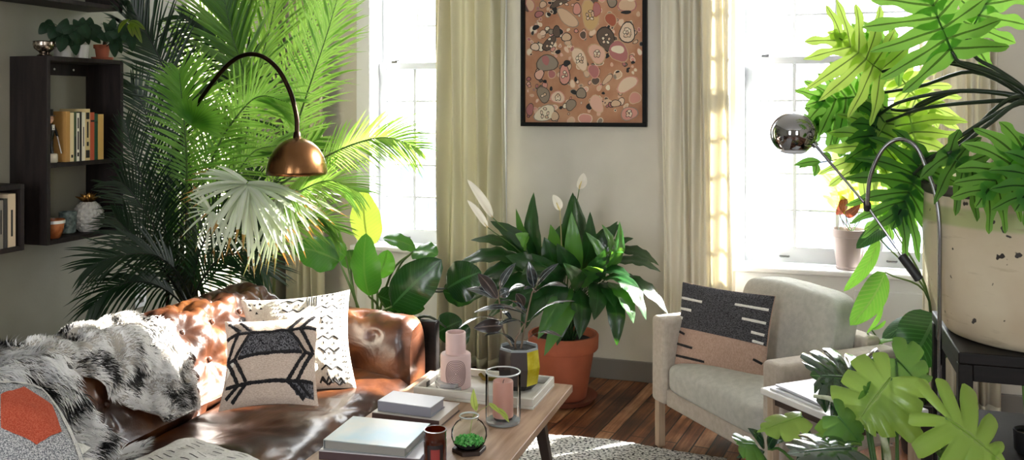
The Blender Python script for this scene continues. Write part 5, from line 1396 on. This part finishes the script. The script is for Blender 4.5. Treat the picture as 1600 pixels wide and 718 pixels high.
LL = [ # base, tip, width, depth, facing(cam x,d,z), light?
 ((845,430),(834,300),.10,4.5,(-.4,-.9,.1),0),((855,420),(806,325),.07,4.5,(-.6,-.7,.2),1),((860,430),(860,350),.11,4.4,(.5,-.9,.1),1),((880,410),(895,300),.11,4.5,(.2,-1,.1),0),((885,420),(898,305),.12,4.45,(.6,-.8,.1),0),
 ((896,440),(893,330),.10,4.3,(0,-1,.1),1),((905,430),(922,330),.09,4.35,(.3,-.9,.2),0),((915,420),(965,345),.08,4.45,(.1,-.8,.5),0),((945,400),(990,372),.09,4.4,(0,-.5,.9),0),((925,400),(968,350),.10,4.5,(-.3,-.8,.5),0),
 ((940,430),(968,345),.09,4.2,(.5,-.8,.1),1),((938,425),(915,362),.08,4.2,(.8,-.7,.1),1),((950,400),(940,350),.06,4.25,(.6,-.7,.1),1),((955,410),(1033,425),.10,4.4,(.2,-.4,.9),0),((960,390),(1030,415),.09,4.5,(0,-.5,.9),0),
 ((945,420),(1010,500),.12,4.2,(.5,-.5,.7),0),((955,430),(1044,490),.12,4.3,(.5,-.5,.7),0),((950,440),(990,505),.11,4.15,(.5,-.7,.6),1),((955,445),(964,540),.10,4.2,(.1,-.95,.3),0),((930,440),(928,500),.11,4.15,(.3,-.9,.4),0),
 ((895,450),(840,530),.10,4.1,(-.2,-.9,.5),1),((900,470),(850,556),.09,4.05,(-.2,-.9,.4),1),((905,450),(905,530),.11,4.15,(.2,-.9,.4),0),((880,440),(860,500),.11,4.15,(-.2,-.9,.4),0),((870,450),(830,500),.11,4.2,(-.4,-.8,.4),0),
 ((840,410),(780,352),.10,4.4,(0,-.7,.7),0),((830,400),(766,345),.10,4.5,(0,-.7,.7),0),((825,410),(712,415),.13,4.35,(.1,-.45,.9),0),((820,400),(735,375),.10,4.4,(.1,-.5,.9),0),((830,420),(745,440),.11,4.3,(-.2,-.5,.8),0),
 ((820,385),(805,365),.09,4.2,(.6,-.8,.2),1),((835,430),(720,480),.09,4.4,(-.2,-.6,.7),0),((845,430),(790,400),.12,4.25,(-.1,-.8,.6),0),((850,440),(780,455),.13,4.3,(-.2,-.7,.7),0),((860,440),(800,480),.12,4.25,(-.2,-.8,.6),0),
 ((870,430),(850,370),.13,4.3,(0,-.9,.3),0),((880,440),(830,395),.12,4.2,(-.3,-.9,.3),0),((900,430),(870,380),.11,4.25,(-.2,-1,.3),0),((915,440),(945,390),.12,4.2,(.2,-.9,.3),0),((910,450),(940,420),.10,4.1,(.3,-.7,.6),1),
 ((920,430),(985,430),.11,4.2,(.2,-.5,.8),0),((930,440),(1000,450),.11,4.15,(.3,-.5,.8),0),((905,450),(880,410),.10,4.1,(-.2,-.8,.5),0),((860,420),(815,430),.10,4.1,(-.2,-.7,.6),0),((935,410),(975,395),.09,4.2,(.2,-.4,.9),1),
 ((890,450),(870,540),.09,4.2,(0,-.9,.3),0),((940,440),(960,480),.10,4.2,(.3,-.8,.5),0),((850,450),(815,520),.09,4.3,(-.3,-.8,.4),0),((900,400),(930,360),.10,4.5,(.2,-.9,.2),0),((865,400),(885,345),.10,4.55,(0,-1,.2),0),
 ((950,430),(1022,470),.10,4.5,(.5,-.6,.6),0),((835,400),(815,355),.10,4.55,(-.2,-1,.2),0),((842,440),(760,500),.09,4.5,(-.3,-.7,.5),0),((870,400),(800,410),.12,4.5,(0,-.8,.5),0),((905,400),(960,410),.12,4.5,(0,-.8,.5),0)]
crown = lc+Vector((0, 0, .31))
for i, (b, t, w, d, fc, li) in enumerate(LL):
    B = at(*b, d+ (4.5-d)*.5); T = at(*t, d)
    T.y = min(T.y, YB-.06); B.y = min(B.y, YB-.08)
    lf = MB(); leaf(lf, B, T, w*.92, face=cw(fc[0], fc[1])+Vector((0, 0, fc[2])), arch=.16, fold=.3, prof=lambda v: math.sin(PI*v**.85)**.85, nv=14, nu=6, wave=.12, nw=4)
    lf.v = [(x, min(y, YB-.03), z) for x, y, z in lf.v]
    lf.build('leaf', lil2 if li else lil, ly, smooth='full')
    sb = MB(); c0 = crown+Vector((rnd.uniform(-.06, .06), rnd.uniform(-.06, .06), -.01)); md = c0.lerp(B, .5)+Vector((0, 0, .05))
    petiole(sb, [c0, md, B], .004, .0025, 8, 5); sb.build('stalk', M('lily_stalk', '23461f', .5) if i == 0 else bpy.data.materials['lily_stalk'], ly, smooth='full')
spath = M('white_spathe', 'e9e4da', .5, trans=.35, tcol='f4efe0')
for (sx, sy, bx_, by_, tx_, ty_, d, w, c_) in ((880,420,905,295,912,270,4.45,.05,0),(876,420,875,328,864,304,4.2,.045,1),(840,440,770,340,730,280,4.35,.045,0),(830,440,762,355,730,312,4.3,.035,0)):
    A = crown; B = at(bx_, by_, d); T = at(tx_, ty_, d)
    sb = MB(); petiole(sb, [A, A.lerp(B, .5)+Vector((0, 0, .12)), B], .004, .0025, 12, 6); f_ = sb.build('flower_stalk', M('flower_stalk', 'b7a77e' if c_ else '4f6a34', .5), ly, smooth='full')
    lf = MB(); leaf(lf, B, T, w, face=cw(.3, -1)+Vector((0, 0, .2)), arch=.1, fold=.5, prof=oval, nv=12, nu=6); lf.build('spathe', spath, ly, smooth='full')
    lf = MB(); lf.tube([B, B.lerp(T, .2)+Vector((0, -.008, 0)), B.lerp(T, .5)+Vector((.002, -.01, 0))], [.003, .005, .003], 8); lf.build('spadix', M('spadix', 'd8c58a', .7), ly, smooth='full')

# ---------- pot on the right sill ----------
sp = at(1327, 424, 4.52); sp.z = WZ0+.0255; sp.y = 4.87; sp.x = sp.x+.0
sl = thing('sill_plant', 'mauve plastic pot of brown-leaved caladium on the right window sill', 'plant', sp)
mb = MB(); mb.lathe([(.060, 0), (.064, .012), (.060, .016), (.078, .165), (.088, .168), (.090, .205), (.084, .205), (.080, .17)], sp, 40); mb.build('pot', plastic_pot, sl)
mb = MB(); mb.lathe([(0, .185), (.08, .182)], sp, 28); mb.build('soil', soil, sl)
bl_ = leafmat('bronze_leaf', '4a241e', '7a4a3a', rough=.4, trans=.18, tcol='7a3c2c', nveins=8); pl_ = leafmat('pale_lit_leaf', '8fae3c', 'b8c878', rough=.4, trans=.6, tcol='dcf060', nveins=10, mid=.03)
for (b, t, w, mt) in (((1313,335),(1318,298),.06,bl_),((1322,338),(1345,318),.05,bl_),((1308,322),(1285,305),.05,pl_),((1330,330),(1300,235),.12,pl_),((1345,325),(1350,240),.14,pl_),((1320,320),(1275,262),.09,pl_),((1352,330),(1395,262),.12,pl_)):
    d = 4.6; lf = MB(); B, T = at(*b, d), at(*t, d-.05); leaf(lf, B, T, w, face=cw(.1, -1)+Vector((0, 0, .2)), prof=prof_heart, nv=12, nu=6, fold=.15); lf.build('leaf', mt, sl, smooth='full')
    sb = MB(); petiole(sb, [sp+Vector((rnd.uniform(-.03, .03), 0, .18)), sp.lerp(B, .6)+Vector((0, 0, .06)), B], .003, .002, 8, 5); sb.build('stalk', M('pink_stalk', '9a7a5c', .5) if mt is bl_ else stk, sl, smooth='full')

# ---------- dark plant stand and cream urn with split-leaved philodendron ----------
uc = Vector((.72, 3.18, 0))
SZ = .775
st_ = thing('plant_stand', 'dark wooden two-tier stand carrying the large cream urn', 'stand', uc, 0)
LOC[st_.name] = Vector(uc)
hw = .28
def sbx(lo, hi, nm, bev=.004):
    mb = MB(); mb.box(lo, hi); return mb.build(nm, black_wood2, st_, local=True, bevel=bev)
sbx((-hw, -hw, SZ-.035), (hw, hw, SZ), 'top_board')
sbx((-hw+.01, -hw+.01, .42), (hw-.01, hw-.01, .445), 'shelf_board')
for sx in (-1, 1):
    for sy in (-1, 1):
        sbx((sx*(hw-.02)-.02, sy*(hw-.02)-.02, 0), (sx*(hw-.02)+.02, sy*(hw-.02)+.02, SZ-.035), 'leg')
for lo, hi in (((-hw+.04, -hw+.006, SZ-.085), (hw-.04, -hw+.028, SZ-.035)), ((-hw+.006, -hw+.04, SZ-.085), (-hw+.028, hw-.04, SZ-.035)), ((-hw+.04, hw-.028, SZ-.085), (hw-.04, hw-.006, SZ-.035))): sbx(lo, hi, 'apron', .003)
def urnm():
    m, nt, out = newmat('chipped_cream_enamel'); L = nt.links; p = N(nt, 'BsdfPrincipled'); p.inputs['Roughness'].default_value = .45
    tc = N(nt, 'TexCoord'); sp_ = N(nt, 'SeparateXYZ'); L.new(tc.outputs['Object'], sp_.inputs[0])
    n = N(nt, 'TexNoise'); n.inputs['Scale'].default_value = 3; n.inputs['Detail'].default_value = 5; L.new(tc.outputs['Object'], n.inputs[0])
    r = ramp(nt, [(.35, 'bba98f'), (.6, 'cfc3ab')]); L.new(n.outputs[0], r.inputs[0])
    # painted greenish band near the rim
    zr = ramp(nt, [(0, (0,0,0)), (.01, (0,0,0)), (.02, (1,1,1)), (.065, (1,1,1)), (.075, (0,0,0))]); 
    a = N(nt, 'Math', operation='SUBTRACT'); L.new(sp_.outputs[2], a.inputs[0]); a.inputs[1].default_value = .345; L.new(a.outputs[0], zr.inputs[0])
    m1 = N(nt, 'MixRGB'); L.new(zr.outputs[0], m1.inputs[0]); L.new(r.outputs[0], m1.inputs[1]); m1.inputs[2].default_value = lin('a6ab78')
    # chips
    n2 = N(nt, 'TexNoise'); n2.inputs['Scale'].default_value = 22; n2.inputs['Detail'].default_value = 2; L.new(tc.outputs['Object'], n2.inputs[0])
    r2 = ramp(nt, [(.675, (0,0,0)), (.69, (1,1,1))]); L.new(n2.outputs[0], r2.inputs[0])
    m2 = N(nt, 'MixRGB'); L.new(r2.outputs[0], m2.inputs[0]); L.new(m1.outputs[0], m2.inputs[1]); m2.inputs[2].default_value = lin('2c2420')
    n3 = N(nt, 'TexNoise'); n3.inputs['Scale'].default_value = 7; n3.inputs['Detail'].default_value = 6
    mp = N(nt, 'Mapping'); mp.inputs['Scale'].default_value = (1, 1, 6); L.new(tc.outputs['Object'], mp.inputs[0]); L.new(mp.outputs[0], n3.inputs[0])
    r3 = ramp(nt, [(.62, (0,0,0)), (.75, (.5,.5,.5))]); L.new(n3.outputs[0], r3.inputs[0])
    m3 = N(nt, 'MixRGB'); L.new(r3.outputs[0], m3.inputs[0]); L.new(m2.outputs[0], m3.inputs[1]); m3.inputs[2].default_value = lin('8d7a60')
    L.new(m3.outputs[0], p.inputs['Base Color']); L.new(p.outputs[0], out.inputs[0]); return m
ur = thing('potted_philodendron', 'huge split-leaved philodendron in chipped cream urn on dark stand', 'plant', uc+Vector((0, 0, SZ)))
mb = MB(); mb.lathe([(.25, .0), (.272, .008), (.285, .03), (.31, .10), (.335, .22), (.342, .32), (.338, .40), (.336, .455), (.343, .462), (.343, .472), (.333, .474), (.322, .46)], uc+Vector((0, 0, SZ)), 96)
_um = urnm()
o_ = mb.build('urn', _um, ur)
LOC['x'] = None
mb = MB(); mb.lathe([(.336, .445), (.3455, .455), (.3455, .476), (.332, .478)], uc+Vector((0, 0, SZ)), 80, ring=True); mb.build('rim_band', M('dark_rim', '221d19', .5), ur)
mb = MB(); mb.lathe([(0, .462), (.325, .458)], uc+Vector((0, 0, SZ)), 48); mb.build('soil', soil, ur)
trunk_top = at(1630, 165, 2.72)
mb = MB(); mb.tube(bez([uc+Vector((0, 0, SZ+.45)), uc+Vector((.02, .02, SZ+.62)), trunk_top], 14), .030, 12); mb.build('trunk', M('philo_trunk', '4c5a28', .7, col2='6e5434', vs=20), ur)
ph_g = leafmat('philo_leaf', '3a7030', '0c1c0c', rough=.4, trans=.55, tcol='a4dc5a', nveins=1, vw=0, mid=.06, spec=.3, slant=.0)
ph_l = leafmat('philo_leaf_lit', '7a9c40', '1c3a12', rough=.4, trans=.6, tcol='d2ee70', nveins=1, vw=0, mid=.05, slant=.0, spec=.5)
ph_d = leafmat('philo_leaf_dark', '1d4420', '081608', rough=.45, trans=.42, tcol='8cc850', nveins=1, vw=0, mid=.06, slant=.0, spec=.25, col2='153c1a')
def fingered(mb, base, tip, W, face, lobes=7, back=45, fwd=60, droop=.12, wavy=.28, seed=0, wid=1.25, curl=.15):
    rn = random.Random(seed); base, tip = Vector(base), Vector(tip); ax = tip-base; L = ax.length
    d, s, n = frame3(ax, Vector(face))
    def fing(root, dr, Lf, wf, k, off, fwdcurve):
        lat = dr.cross(n).normalized(); ph = rn.random()*6; ph2 = rn.random()*6; f1 = rn.uniform(1.3, 2.2)
        def fn(u, v):
            q = (u-.5)*2
            w = wf*(.78+.55*math.exp(-(v/.35)**2))
            w = w*min(1, (1-v)**.5*1.9)*(1+wavy*math.sin(2*PI*f1*v+(ph if q > 0 else ph2))*min(1, v*4))
            if v >= .999: w = wf*.03
            c_ = root+dr*(Lf*v)+d*(fwdcurve*Lf*v*v)+n*(off+curl*Lf*(.25*v-.6*v*v))
            c_ = c_-Vector((0, 0, 1))*droop*Lf*v*v
            return c_+lat*(q*w*.5)+n*(abs(q)*w*.12*v+.012*Lf*math.sin(v*14+ph)*q)
        mb.grid(fn, 6, 14)
    for k in range(lobes):
        f = (k+.35)/lobes
        for sd in (-1, 1):
            root = base+d*(L*(f**1.1)*.92)
            th = math.radians(-back+(back+fwd)*f**.75+rn.uniform(-5, 5))
            dr = (s*sd*math.cos(th)+d*math.sin(th)).normalized()
            Lf = W*(math.sin(PI*(.24+.66*f))**.6)*rn.uniform(.88, 1.1)
            fing(root, dr, Lf, L/lobes*wid*(1.1 if f < .7 else .9), k, .0008*k+(.0004 if sd > 0 else 0), .12)
    fing(base+d*L*.8, d, L*.3, L/lobes*wid, lobes, .0008*lobes, 0)
    c0 = [base+d*(L*.95*i/8)-n*.0015+n*(0) for i in range(9)]
    mb.tube([p+n*.001 for p in c0], [.0038*(1-.7*i/8) for i in range(9)], 6)
pst = M('philo_petiole', '1c2c18', .35)
PH = [ # base, tip, W, face, mat, depth, lobes, back, fwd, petiole pixels
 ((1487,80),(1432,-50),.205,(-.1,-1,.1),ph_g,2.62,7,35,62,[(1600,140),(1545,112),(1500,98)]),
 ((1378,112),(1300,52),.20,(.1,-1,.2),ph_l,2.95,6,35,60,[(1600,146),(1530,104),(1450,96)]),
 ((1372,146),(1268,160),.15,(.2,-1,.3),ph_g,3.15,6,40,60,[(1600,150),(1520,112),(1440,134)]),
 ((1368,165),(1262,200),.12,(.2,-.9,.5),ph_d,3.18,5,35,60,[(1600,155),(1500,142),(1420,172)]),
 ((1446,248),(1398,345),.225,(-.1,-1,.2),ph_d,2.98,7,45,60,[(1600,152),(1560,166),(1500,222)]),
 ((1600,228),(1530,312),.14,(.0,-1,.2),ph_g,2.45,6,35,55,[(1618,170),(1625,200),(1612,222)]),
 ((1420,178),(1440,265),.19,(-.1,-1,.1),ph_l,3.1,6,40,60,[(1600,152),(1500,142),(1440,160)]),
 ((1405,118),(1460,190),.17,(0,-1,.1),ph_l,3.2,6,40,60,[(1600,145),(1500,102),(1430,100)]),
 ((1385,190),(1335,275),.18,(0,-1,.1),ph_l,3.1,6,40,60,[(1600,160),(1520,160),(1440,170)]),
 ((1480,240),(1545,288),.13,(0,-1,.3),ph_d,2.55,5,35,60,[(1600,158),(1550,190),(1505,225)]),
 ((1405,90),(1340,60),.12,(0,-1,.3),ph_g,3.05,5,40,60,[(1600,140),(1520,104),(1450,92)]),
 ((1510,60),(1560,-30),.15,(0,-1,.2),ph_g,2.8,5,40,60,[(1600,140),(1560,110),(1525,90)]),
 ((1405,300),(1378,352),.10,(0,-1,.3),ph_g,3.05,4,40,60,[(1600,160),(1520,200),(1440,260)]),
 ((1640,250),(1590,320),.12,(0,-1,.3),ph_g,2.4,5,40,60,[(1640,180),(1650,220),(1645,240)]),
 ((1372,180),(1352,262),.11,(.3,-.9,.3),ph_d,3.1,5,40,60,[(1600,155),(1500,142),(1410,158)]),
]
for i, (b, t, W, fc, mt, d, lb, bk_, fw_, pp) in enumerate(PH):
    B = at(*b, d); T = at(*t, d-.03)
    lf = MB(); fingered(lf, B, T, W, cw(fc[0], fc[1])+Vector((0, 0, fc[2])), lobes=lb, back=bk_, fwd=fw_, seed=i+20, wid=1.15)
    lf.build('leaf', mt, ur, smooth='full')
    n_ = len(pp); P = [trunk_top-Vector((0, 0, .03+.01*(i % 5)))]+[at(x, y, 2.64+(d-2.64)*(j+1)/(n_+1)) for j, (x, y) in enumerate(pp)]+[B]
    sb = MB(); petiole(sb, P, .0085, .005, 18, 8); sb.build('petiole', pst, ur, smooth='full')
# small trailing stem with pointed leaves beside the lamp head
sb = MB(); P_ = bez([at(1372, 180, 3.1), at(1345, 225, 3.12), at(1320, 245, 3.15), at(1290, 252, 3.17), at(1246, 258, 3.2)], 20); sb.tube(P_, .0022, 6); vs_ = sb.build('vine', stem_dark, ur)
for (a, b, w) in (((1282,252),(1240,258),.035),((1275,253),(1272,276),.035),((1325,240),(1322,268),.05),((1312,246),(1318,222),.04),((1340,230),(1330,252),.045),((1262,255),(1248,262),.02),((1350,215),(1325,218),.05),((1300,248),(1282,240),.03)):
    lf = MB(); leaf(lf, at(*a, 3.15), at(*b, 3.13), w, face=cw(.3, -.8)+Vector((0, 0, .4))); lf.build('leaf', ph_d, ur, smooth='full')
# cut bamboo stem in a dark vase on the stand's shelf
vc = Vector((uc.x-.06, uc.y-.12, .445))
bv = thing('lucky_bamboo', 'green bamboo stalk in small black pot under the cream urn', 'plant', vc)
mb = MB(); mb.lathe([(.035, .001), (.042, .01), (.045, .07), (.04, .07), (.038, .06), (0, .058)], vc, 28); mb.build('pot', black_rubber, bv)
mb = MB(); mb.tube([vc+Vector((0, 0, .055)), vc+Vector((.0, 0, .11)), vc+Vector((0, 0, .114)), vc+Vector((-.006, 0, .16)), vc+Vector((-.006, 0, .164)), vc+Vector((-.012, 0, .22))], [.013, .012, .0145, .0115, .013, .010], 10); mb.build('stem', M('bamboo_green', '6c9a4a', .4), bv)

# ---------- side table ----------
sA = cw(.842, 3.02); aw = Vector((.437*CY+.9*SY, .437*SY-.9*CY, 0)); 
sd_ = thing('side_table', 'white-topped square side table close beside the armchair', 'table', sA, math.atan2(aw.y, aw.x))
LOC[sd_.name] = Vector(sA)
SH = .545
mb = MB(); mb.box((0, 0, SH-.022), (.40, .33, SH)); mb.build('tabletop', M('white_laminate', 'd8d6d2', .3), sd_, local=True, bevel=.004)
for x, y in ((.03, .03), (.37, .03), (.03, .30), (.37, .30)):
    mb = MB(); mb.box((x-.014, y-.014, 0), (x+.014, y+.014, SH-.022)); mb.build('leg', pale_wood, sd_, local=True, bevel=.002)
for (lo, hi) in (((.045, .024, SH-.05), (.355, .036, SH-.022)), ((.045, .294, SH-.05), (.355, .306, SH-.022)), ((.024, .045, SH-.05), (.036, .285, SH-.022)), ((.364, .045, SH-.05), (.376, .285, SH-.022))):
    mb = MB(); mb.box(lo, hi); mb.build('apron', walnut, sd_, local=True)
def mag(x, y, w, l, rz, z, label, col, col2):
    M_ = Matrix.Rotation(math.atan2(aw.y, aw.x), 4, 'Z'); p = Vector(sA)+(M_ @ Vector((x, y, 0))); p.z = z
    r = thing('magazine', label, 'magazine', p, math.atan2(aw.y, aw.x)+rz, None)
    mb = MB()
    mb.grid(lambda u, v: Vector((w*u, l*v, .0055+.004*math.sin(u*PI)*(1-v)*.5)), 12, 4); mb.grid(lambda u, v: Vector((w*u, l*v, 0)), 2, 2, flip=True); 
    mb.grid(lambda u, v: Vector((w*u, 0, (.0055+.004*math.sin(u*PI)*.5)*v)), 12, 1); mb.grid(lambda u, v: Vector((w*u, l, .0055*v)), 2, 1); mb.grid(lambda u, v: Vector((0, l*u, .0055*v)), 2, 1); mb.grid(lambda u, v: Vector((w, l*u, .0055*v)), 2, 1)
    mb.build('cover', M('mag_'+col, col, .3, col2=col2, vs=9), r, local=True)
    return r
mag(.03, .015, .22, .28, .04, SH+.0005, 'white magazine under another at the side table corner', 'c9c9cd', 'e0e0e2')
mag(.035, .035, .21, .27, -.06, SH+.0105, 'pale magazine on top of the other on the side table', 'd6d6dc', 'bcbcc6')

# ---------- monstera in the foreground ----------
mc = cw((1400-800)/F*2.30, 2.30, 0)
mo_ = thing('monstera', 'monstera with broad split leaves growing in front of the side table', 'plant', mc)
mb = MB(); mb.lathe([(.12, 0), (.125, .01), (.15, .26), (.155, .28), (.14, .28), (.14, .26)], mc, 40); mb.build('pot', M('grey_planter', '4c4a49', .7), mo_)
mb = MB(); mb.lathe([(0, .262), (.14, .26)], mc, 32); mb.build('soil', soil, mo_)
mg = leafmat('monstera_leaf', '2e5e2a', '6a9a50', rough=.22, trans=.35, tcol='a4d45c', nveins=1, vw=0, mid=.03, slant=0, spec=.7)
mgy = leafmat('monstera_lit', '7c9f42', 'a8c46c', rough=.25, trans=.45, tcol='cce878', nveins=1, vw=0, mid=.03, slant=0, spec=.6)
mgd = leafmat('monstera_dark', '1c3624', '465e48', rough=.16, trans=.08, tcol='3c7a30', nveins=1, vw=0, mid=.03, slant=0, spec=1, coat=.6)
MS = [ # base, tip, W, face, mat, d, lobes, back,fwd
 ((1348,592),(1270,580),.155,(-.05,-.5,.85),mgd,2.46,6,60,50), ((1340,575),(1372,545),.06,(0,-.2,1),mgd,2.52,4,40,60),
 ((1392,590),(1338,655),.115,(-.1,-.7,.7),mgy,2.28,5,55,45), ((1478,652),(1568,715),.15,(.15,-.8,.65),mgy,2.10,5,75,45),
 ((1252,650),(1186,668),.05,(0,-.35,.9),mgy,2.30,3,40,50), ((1330,700),(1235,700),.10,(0,-.3,1),mgd,2.10,5,60,50), ((1300,690),(1322,652),.06,(.3,-.8,.5),mg,2.25,3,40,50),
 ((1490,690),(1455,692),.05,(0,-.4,.9),mgd,2.15,3,50,50), ((1180,695),(1152,690),.05,(0,-.5,.9),mg,2.28,3,40,50), ((1375,640),(1350,600),.05,(.2,-.9,.2),mg,2.3,3,40,50), ((1310,650),(1345,690),.07,(0,-.5,.8),mg,2.2,4,50,50),
 ((1400,560),(1440,600),.10,(.1,-.8,.4),mg,2.45,4,50,50)]
mst = M('monstera_stalk', '4c7a30', .4, col2='2a4a22', vs=4)
for i, (b, t, W, fc, mt, d, lb, bk_, fw_) in enumerate(MS):
    B = at(*b, d); T = at(*t, d-.02)
    lf = MB()
    if False: fingered(lf, B, T, W, cw(fc[0], fc[1])+Vector((0, 0, fc[2])), lobes=lb, back=bk_, fwd=fw_, seed=i+5, wavy=.08, wid=1.25, droop=.15, curl=.2)
    else: lobed(lf, B, T, W, cw(fc[0], fc[1])+Vector((0, 0, fc[2])), lobes=lb, depth=(.74 if i == 3 else .62 if i in (0, 5) else .42), back=bk_, fwd=fw_, curl=.25, nv_per=12, nu=12, droop=.12, ruffle=0, seed=i+60, notch_w=(.55 if i == 3 else .30), pw=(.7 if i == 3 else .45))
    lf.build('leaf', mt, mo_, smooth='full')
    sb = MB(); c0 = mc+Vector((rnd.uniform(-.05, .05), rnd.uniform(-.05, .05), .26)); md = c0.lerp(B, .55); md.z = max(c0.z, B.z)*.5+min(c0.z, B.z)*.5-.02
    petiole(sb, [c0, md, B], .0065, .004, 14, 7); sb.build('petiole', mst, mo_, smooth='full')
# small dark leaves low at the left of the monstera
for (a, b, w) in (((1195,700),(1168,668),.035),((1200,700),(1222,670),.035),((1195,705),(1150,715),.03),((1205,690),(1235,682),.03)):
    lf = MB(); leaf(lf, at(*a, 2.3), at(*b, 2.28), w); lf.build('leaf', mgd, mo_, smooth='full')
sb = MB(); sb.tube(bez([mc+Vector((0, 0, .26)), at(1240, 720, 2.3), at(1200, 700, 2.3)], 10), .004, 7); sb.build('petiole', mst, mo_)
sb = MB(); sb.tube(bez([mc+Vector((0, 0, .26)), at(1380, 680, 2.28), at(1310, 628, 2.35), at(1272, 618, 2.4)], 14), [.011-.006*k/14 for k in range(15)], 8); sb.build('aerial_stem', M('aerial_stem', '7d8a54', .6, col2='c9cdb8', vs=30), mo_)

# ---------- dieffenbachia ----------
dc = at(1450, 620, 3.85); dc.z = 0
df = thing('dieffenbachia', 'dieffenbachia with patterned leaves beside armchair and curtain', 'plant', dc)
mb = MB(); mb.lathe([(.10, 0), (.105, .01), (.13, .22), (.135, .24), (.12, .24), (.12, .22)], dc, 36); mb.build('pot', M('dark_planter', '2c2a2a', .6), df)
mb = MB(); mb.lathe([(0, .222), (.12, .22)], dc, 28); mb.build('soil', soil, df)
dfl = leafmat('dieff_leaf', '3a7a2c', 'b8d880', rough=.3, trans=.4, tcol='9ae04a', nveins=12, vw=.16, mid=.03, slant=.45)
dfd = leafmat('dieff_leaf_dark', '1c3f22', '5a8450', rough=.3, trans=.12, tcol='4f9a2c', nveins=14, vw=.14, mid=.03, slant=.45)
for (b, t, w, fc, mt, d) in (((1383,425),(1328,508),.115,(.3,-.9,.2),dfl,3.4),((1374,372),(1318,455),.07,(.5,-.8,.2),dfl,3.5),((1392,350),(1338,388),.07,(0,-.6,.8),dfd,3.4),((1462,490),(1415,575),.20,(-.2,-1,.1),dfd,3.3),
                           ((1452,500),(1378,528),.09,(0,-.5,.9),dfd,3.4),((1355,520),(1380,468),.03,(.4,-.9,0),dfl,3.5),((1362,515),(1384,500),.03,(.4,-.9,0),dfl,3.5),((1360,540),(1420,528),.03,(0,-.4,.9),dfl,3.5),((1455,560),(1480,500),.10,(.3,-.9,.2),dfd,3.4)):
    B = at(*b, d); lf = MB(); leaf(lf, B, at(*t, d-.05), w, face=cw(fc[0], fc[1])+Vector((0, 0, fc[2])), prof=oval, nv=14, nu=6, fold=.2, arch=.1); lf.build('leaf', mt, df, smooth='full')
    c0 = dc+Vector((rnd.uniform(-.03, .03), rnd.uniform(-.03, .03), .22)); md = at(1452, 470, 3.42) if b[1] < 480 else c0.lerp(B, .5)
    sb = MB(); petiole(sb, [c0, md, B], .006, .003, 12, 6); sb.build('stalk', stk, df, smooth='full')

# small hanging loop wire near the urn plant
# ---------- lights, world, camera ----------
w = bpy.data.worlds.new('sky'); sc.world = w; w.use_nodes = True; nt = w.node_tree; nt.nodes.clear()
o = nt.nodes.new('ShaderNodeOutputWorld'); b = nt.nodes.new('ShaderNodeBackground'); b.inputs[0].default_value = (.93, .965, 1, 1); b.inputs[1].default_value = 5.0
nt.links.new(b.outputs[0], o.inputs[0])
def portal(x0, x1, z0, z1, y, face):
    l = bpy.data.lights.new('window_portal', 'AREA'); l.shape = 'RECTANGLE'; l.size = x1-x0; l.size_y = z1-z0; l.cycles.is_portal = True
    ob = bpy.data.objects.new('window_portal', l); COL.objects.link(ob); ob.location = ((x0+x1)/2, y, (z0+z1)/2)
    ob.rotation_euler = (math.radians(-90 if face < 0 else 90), 0, 0)   # face<0: towards -y
for w0, w1 in WINS: portal(w0, w1, WZ0, WZ1, YB+.32, -1)
for w0, w1 in RW: portal(w0, w1, .8, 2.6, YF-.22, 1)
s = bpy.data.lights.new('sun', 'SUN'); s.energy = 30; s.angle = math.radians(1.5); s.color = (1, .95, .86)
so_ = bpy.data.objects.new('sun', s); COL.objects.link(so_)
sd = Vector((-.65, -.61, -.46)); so_.rotation_euler = sd.to_track_quat('-Z', 'Y').to_euler()
cam = bpy.data.cameras.new('camera'); co = bpy.data.objects.new('camera', cam); COL.objects.link(co); sc.camera = co
cam.sensor_width = 36; cam.lens = F/1600*36; cam.shift_y = -(359-HY)/1600; cam.clip_start = .05
co.location = (0, 0, HC); co.rotation_euler = (PI/2, 0, YAW)
sc.view_settings.view_transform = 'Standard'; sc.view_settings.look = 'None'; sc.view_settings.gamma = 1; sc.view_settings.use_curve_mapping = False
sc.view_settings.exposure = 1.65
sc.cycles.use_denoising = True; sc.cycles.max_bounces = 10; sc.cycles.diffuse_bounces = 5; sc.cycles.transparent_max_bounces = 12
sc.cycles.sample_clamp_indirect = 8
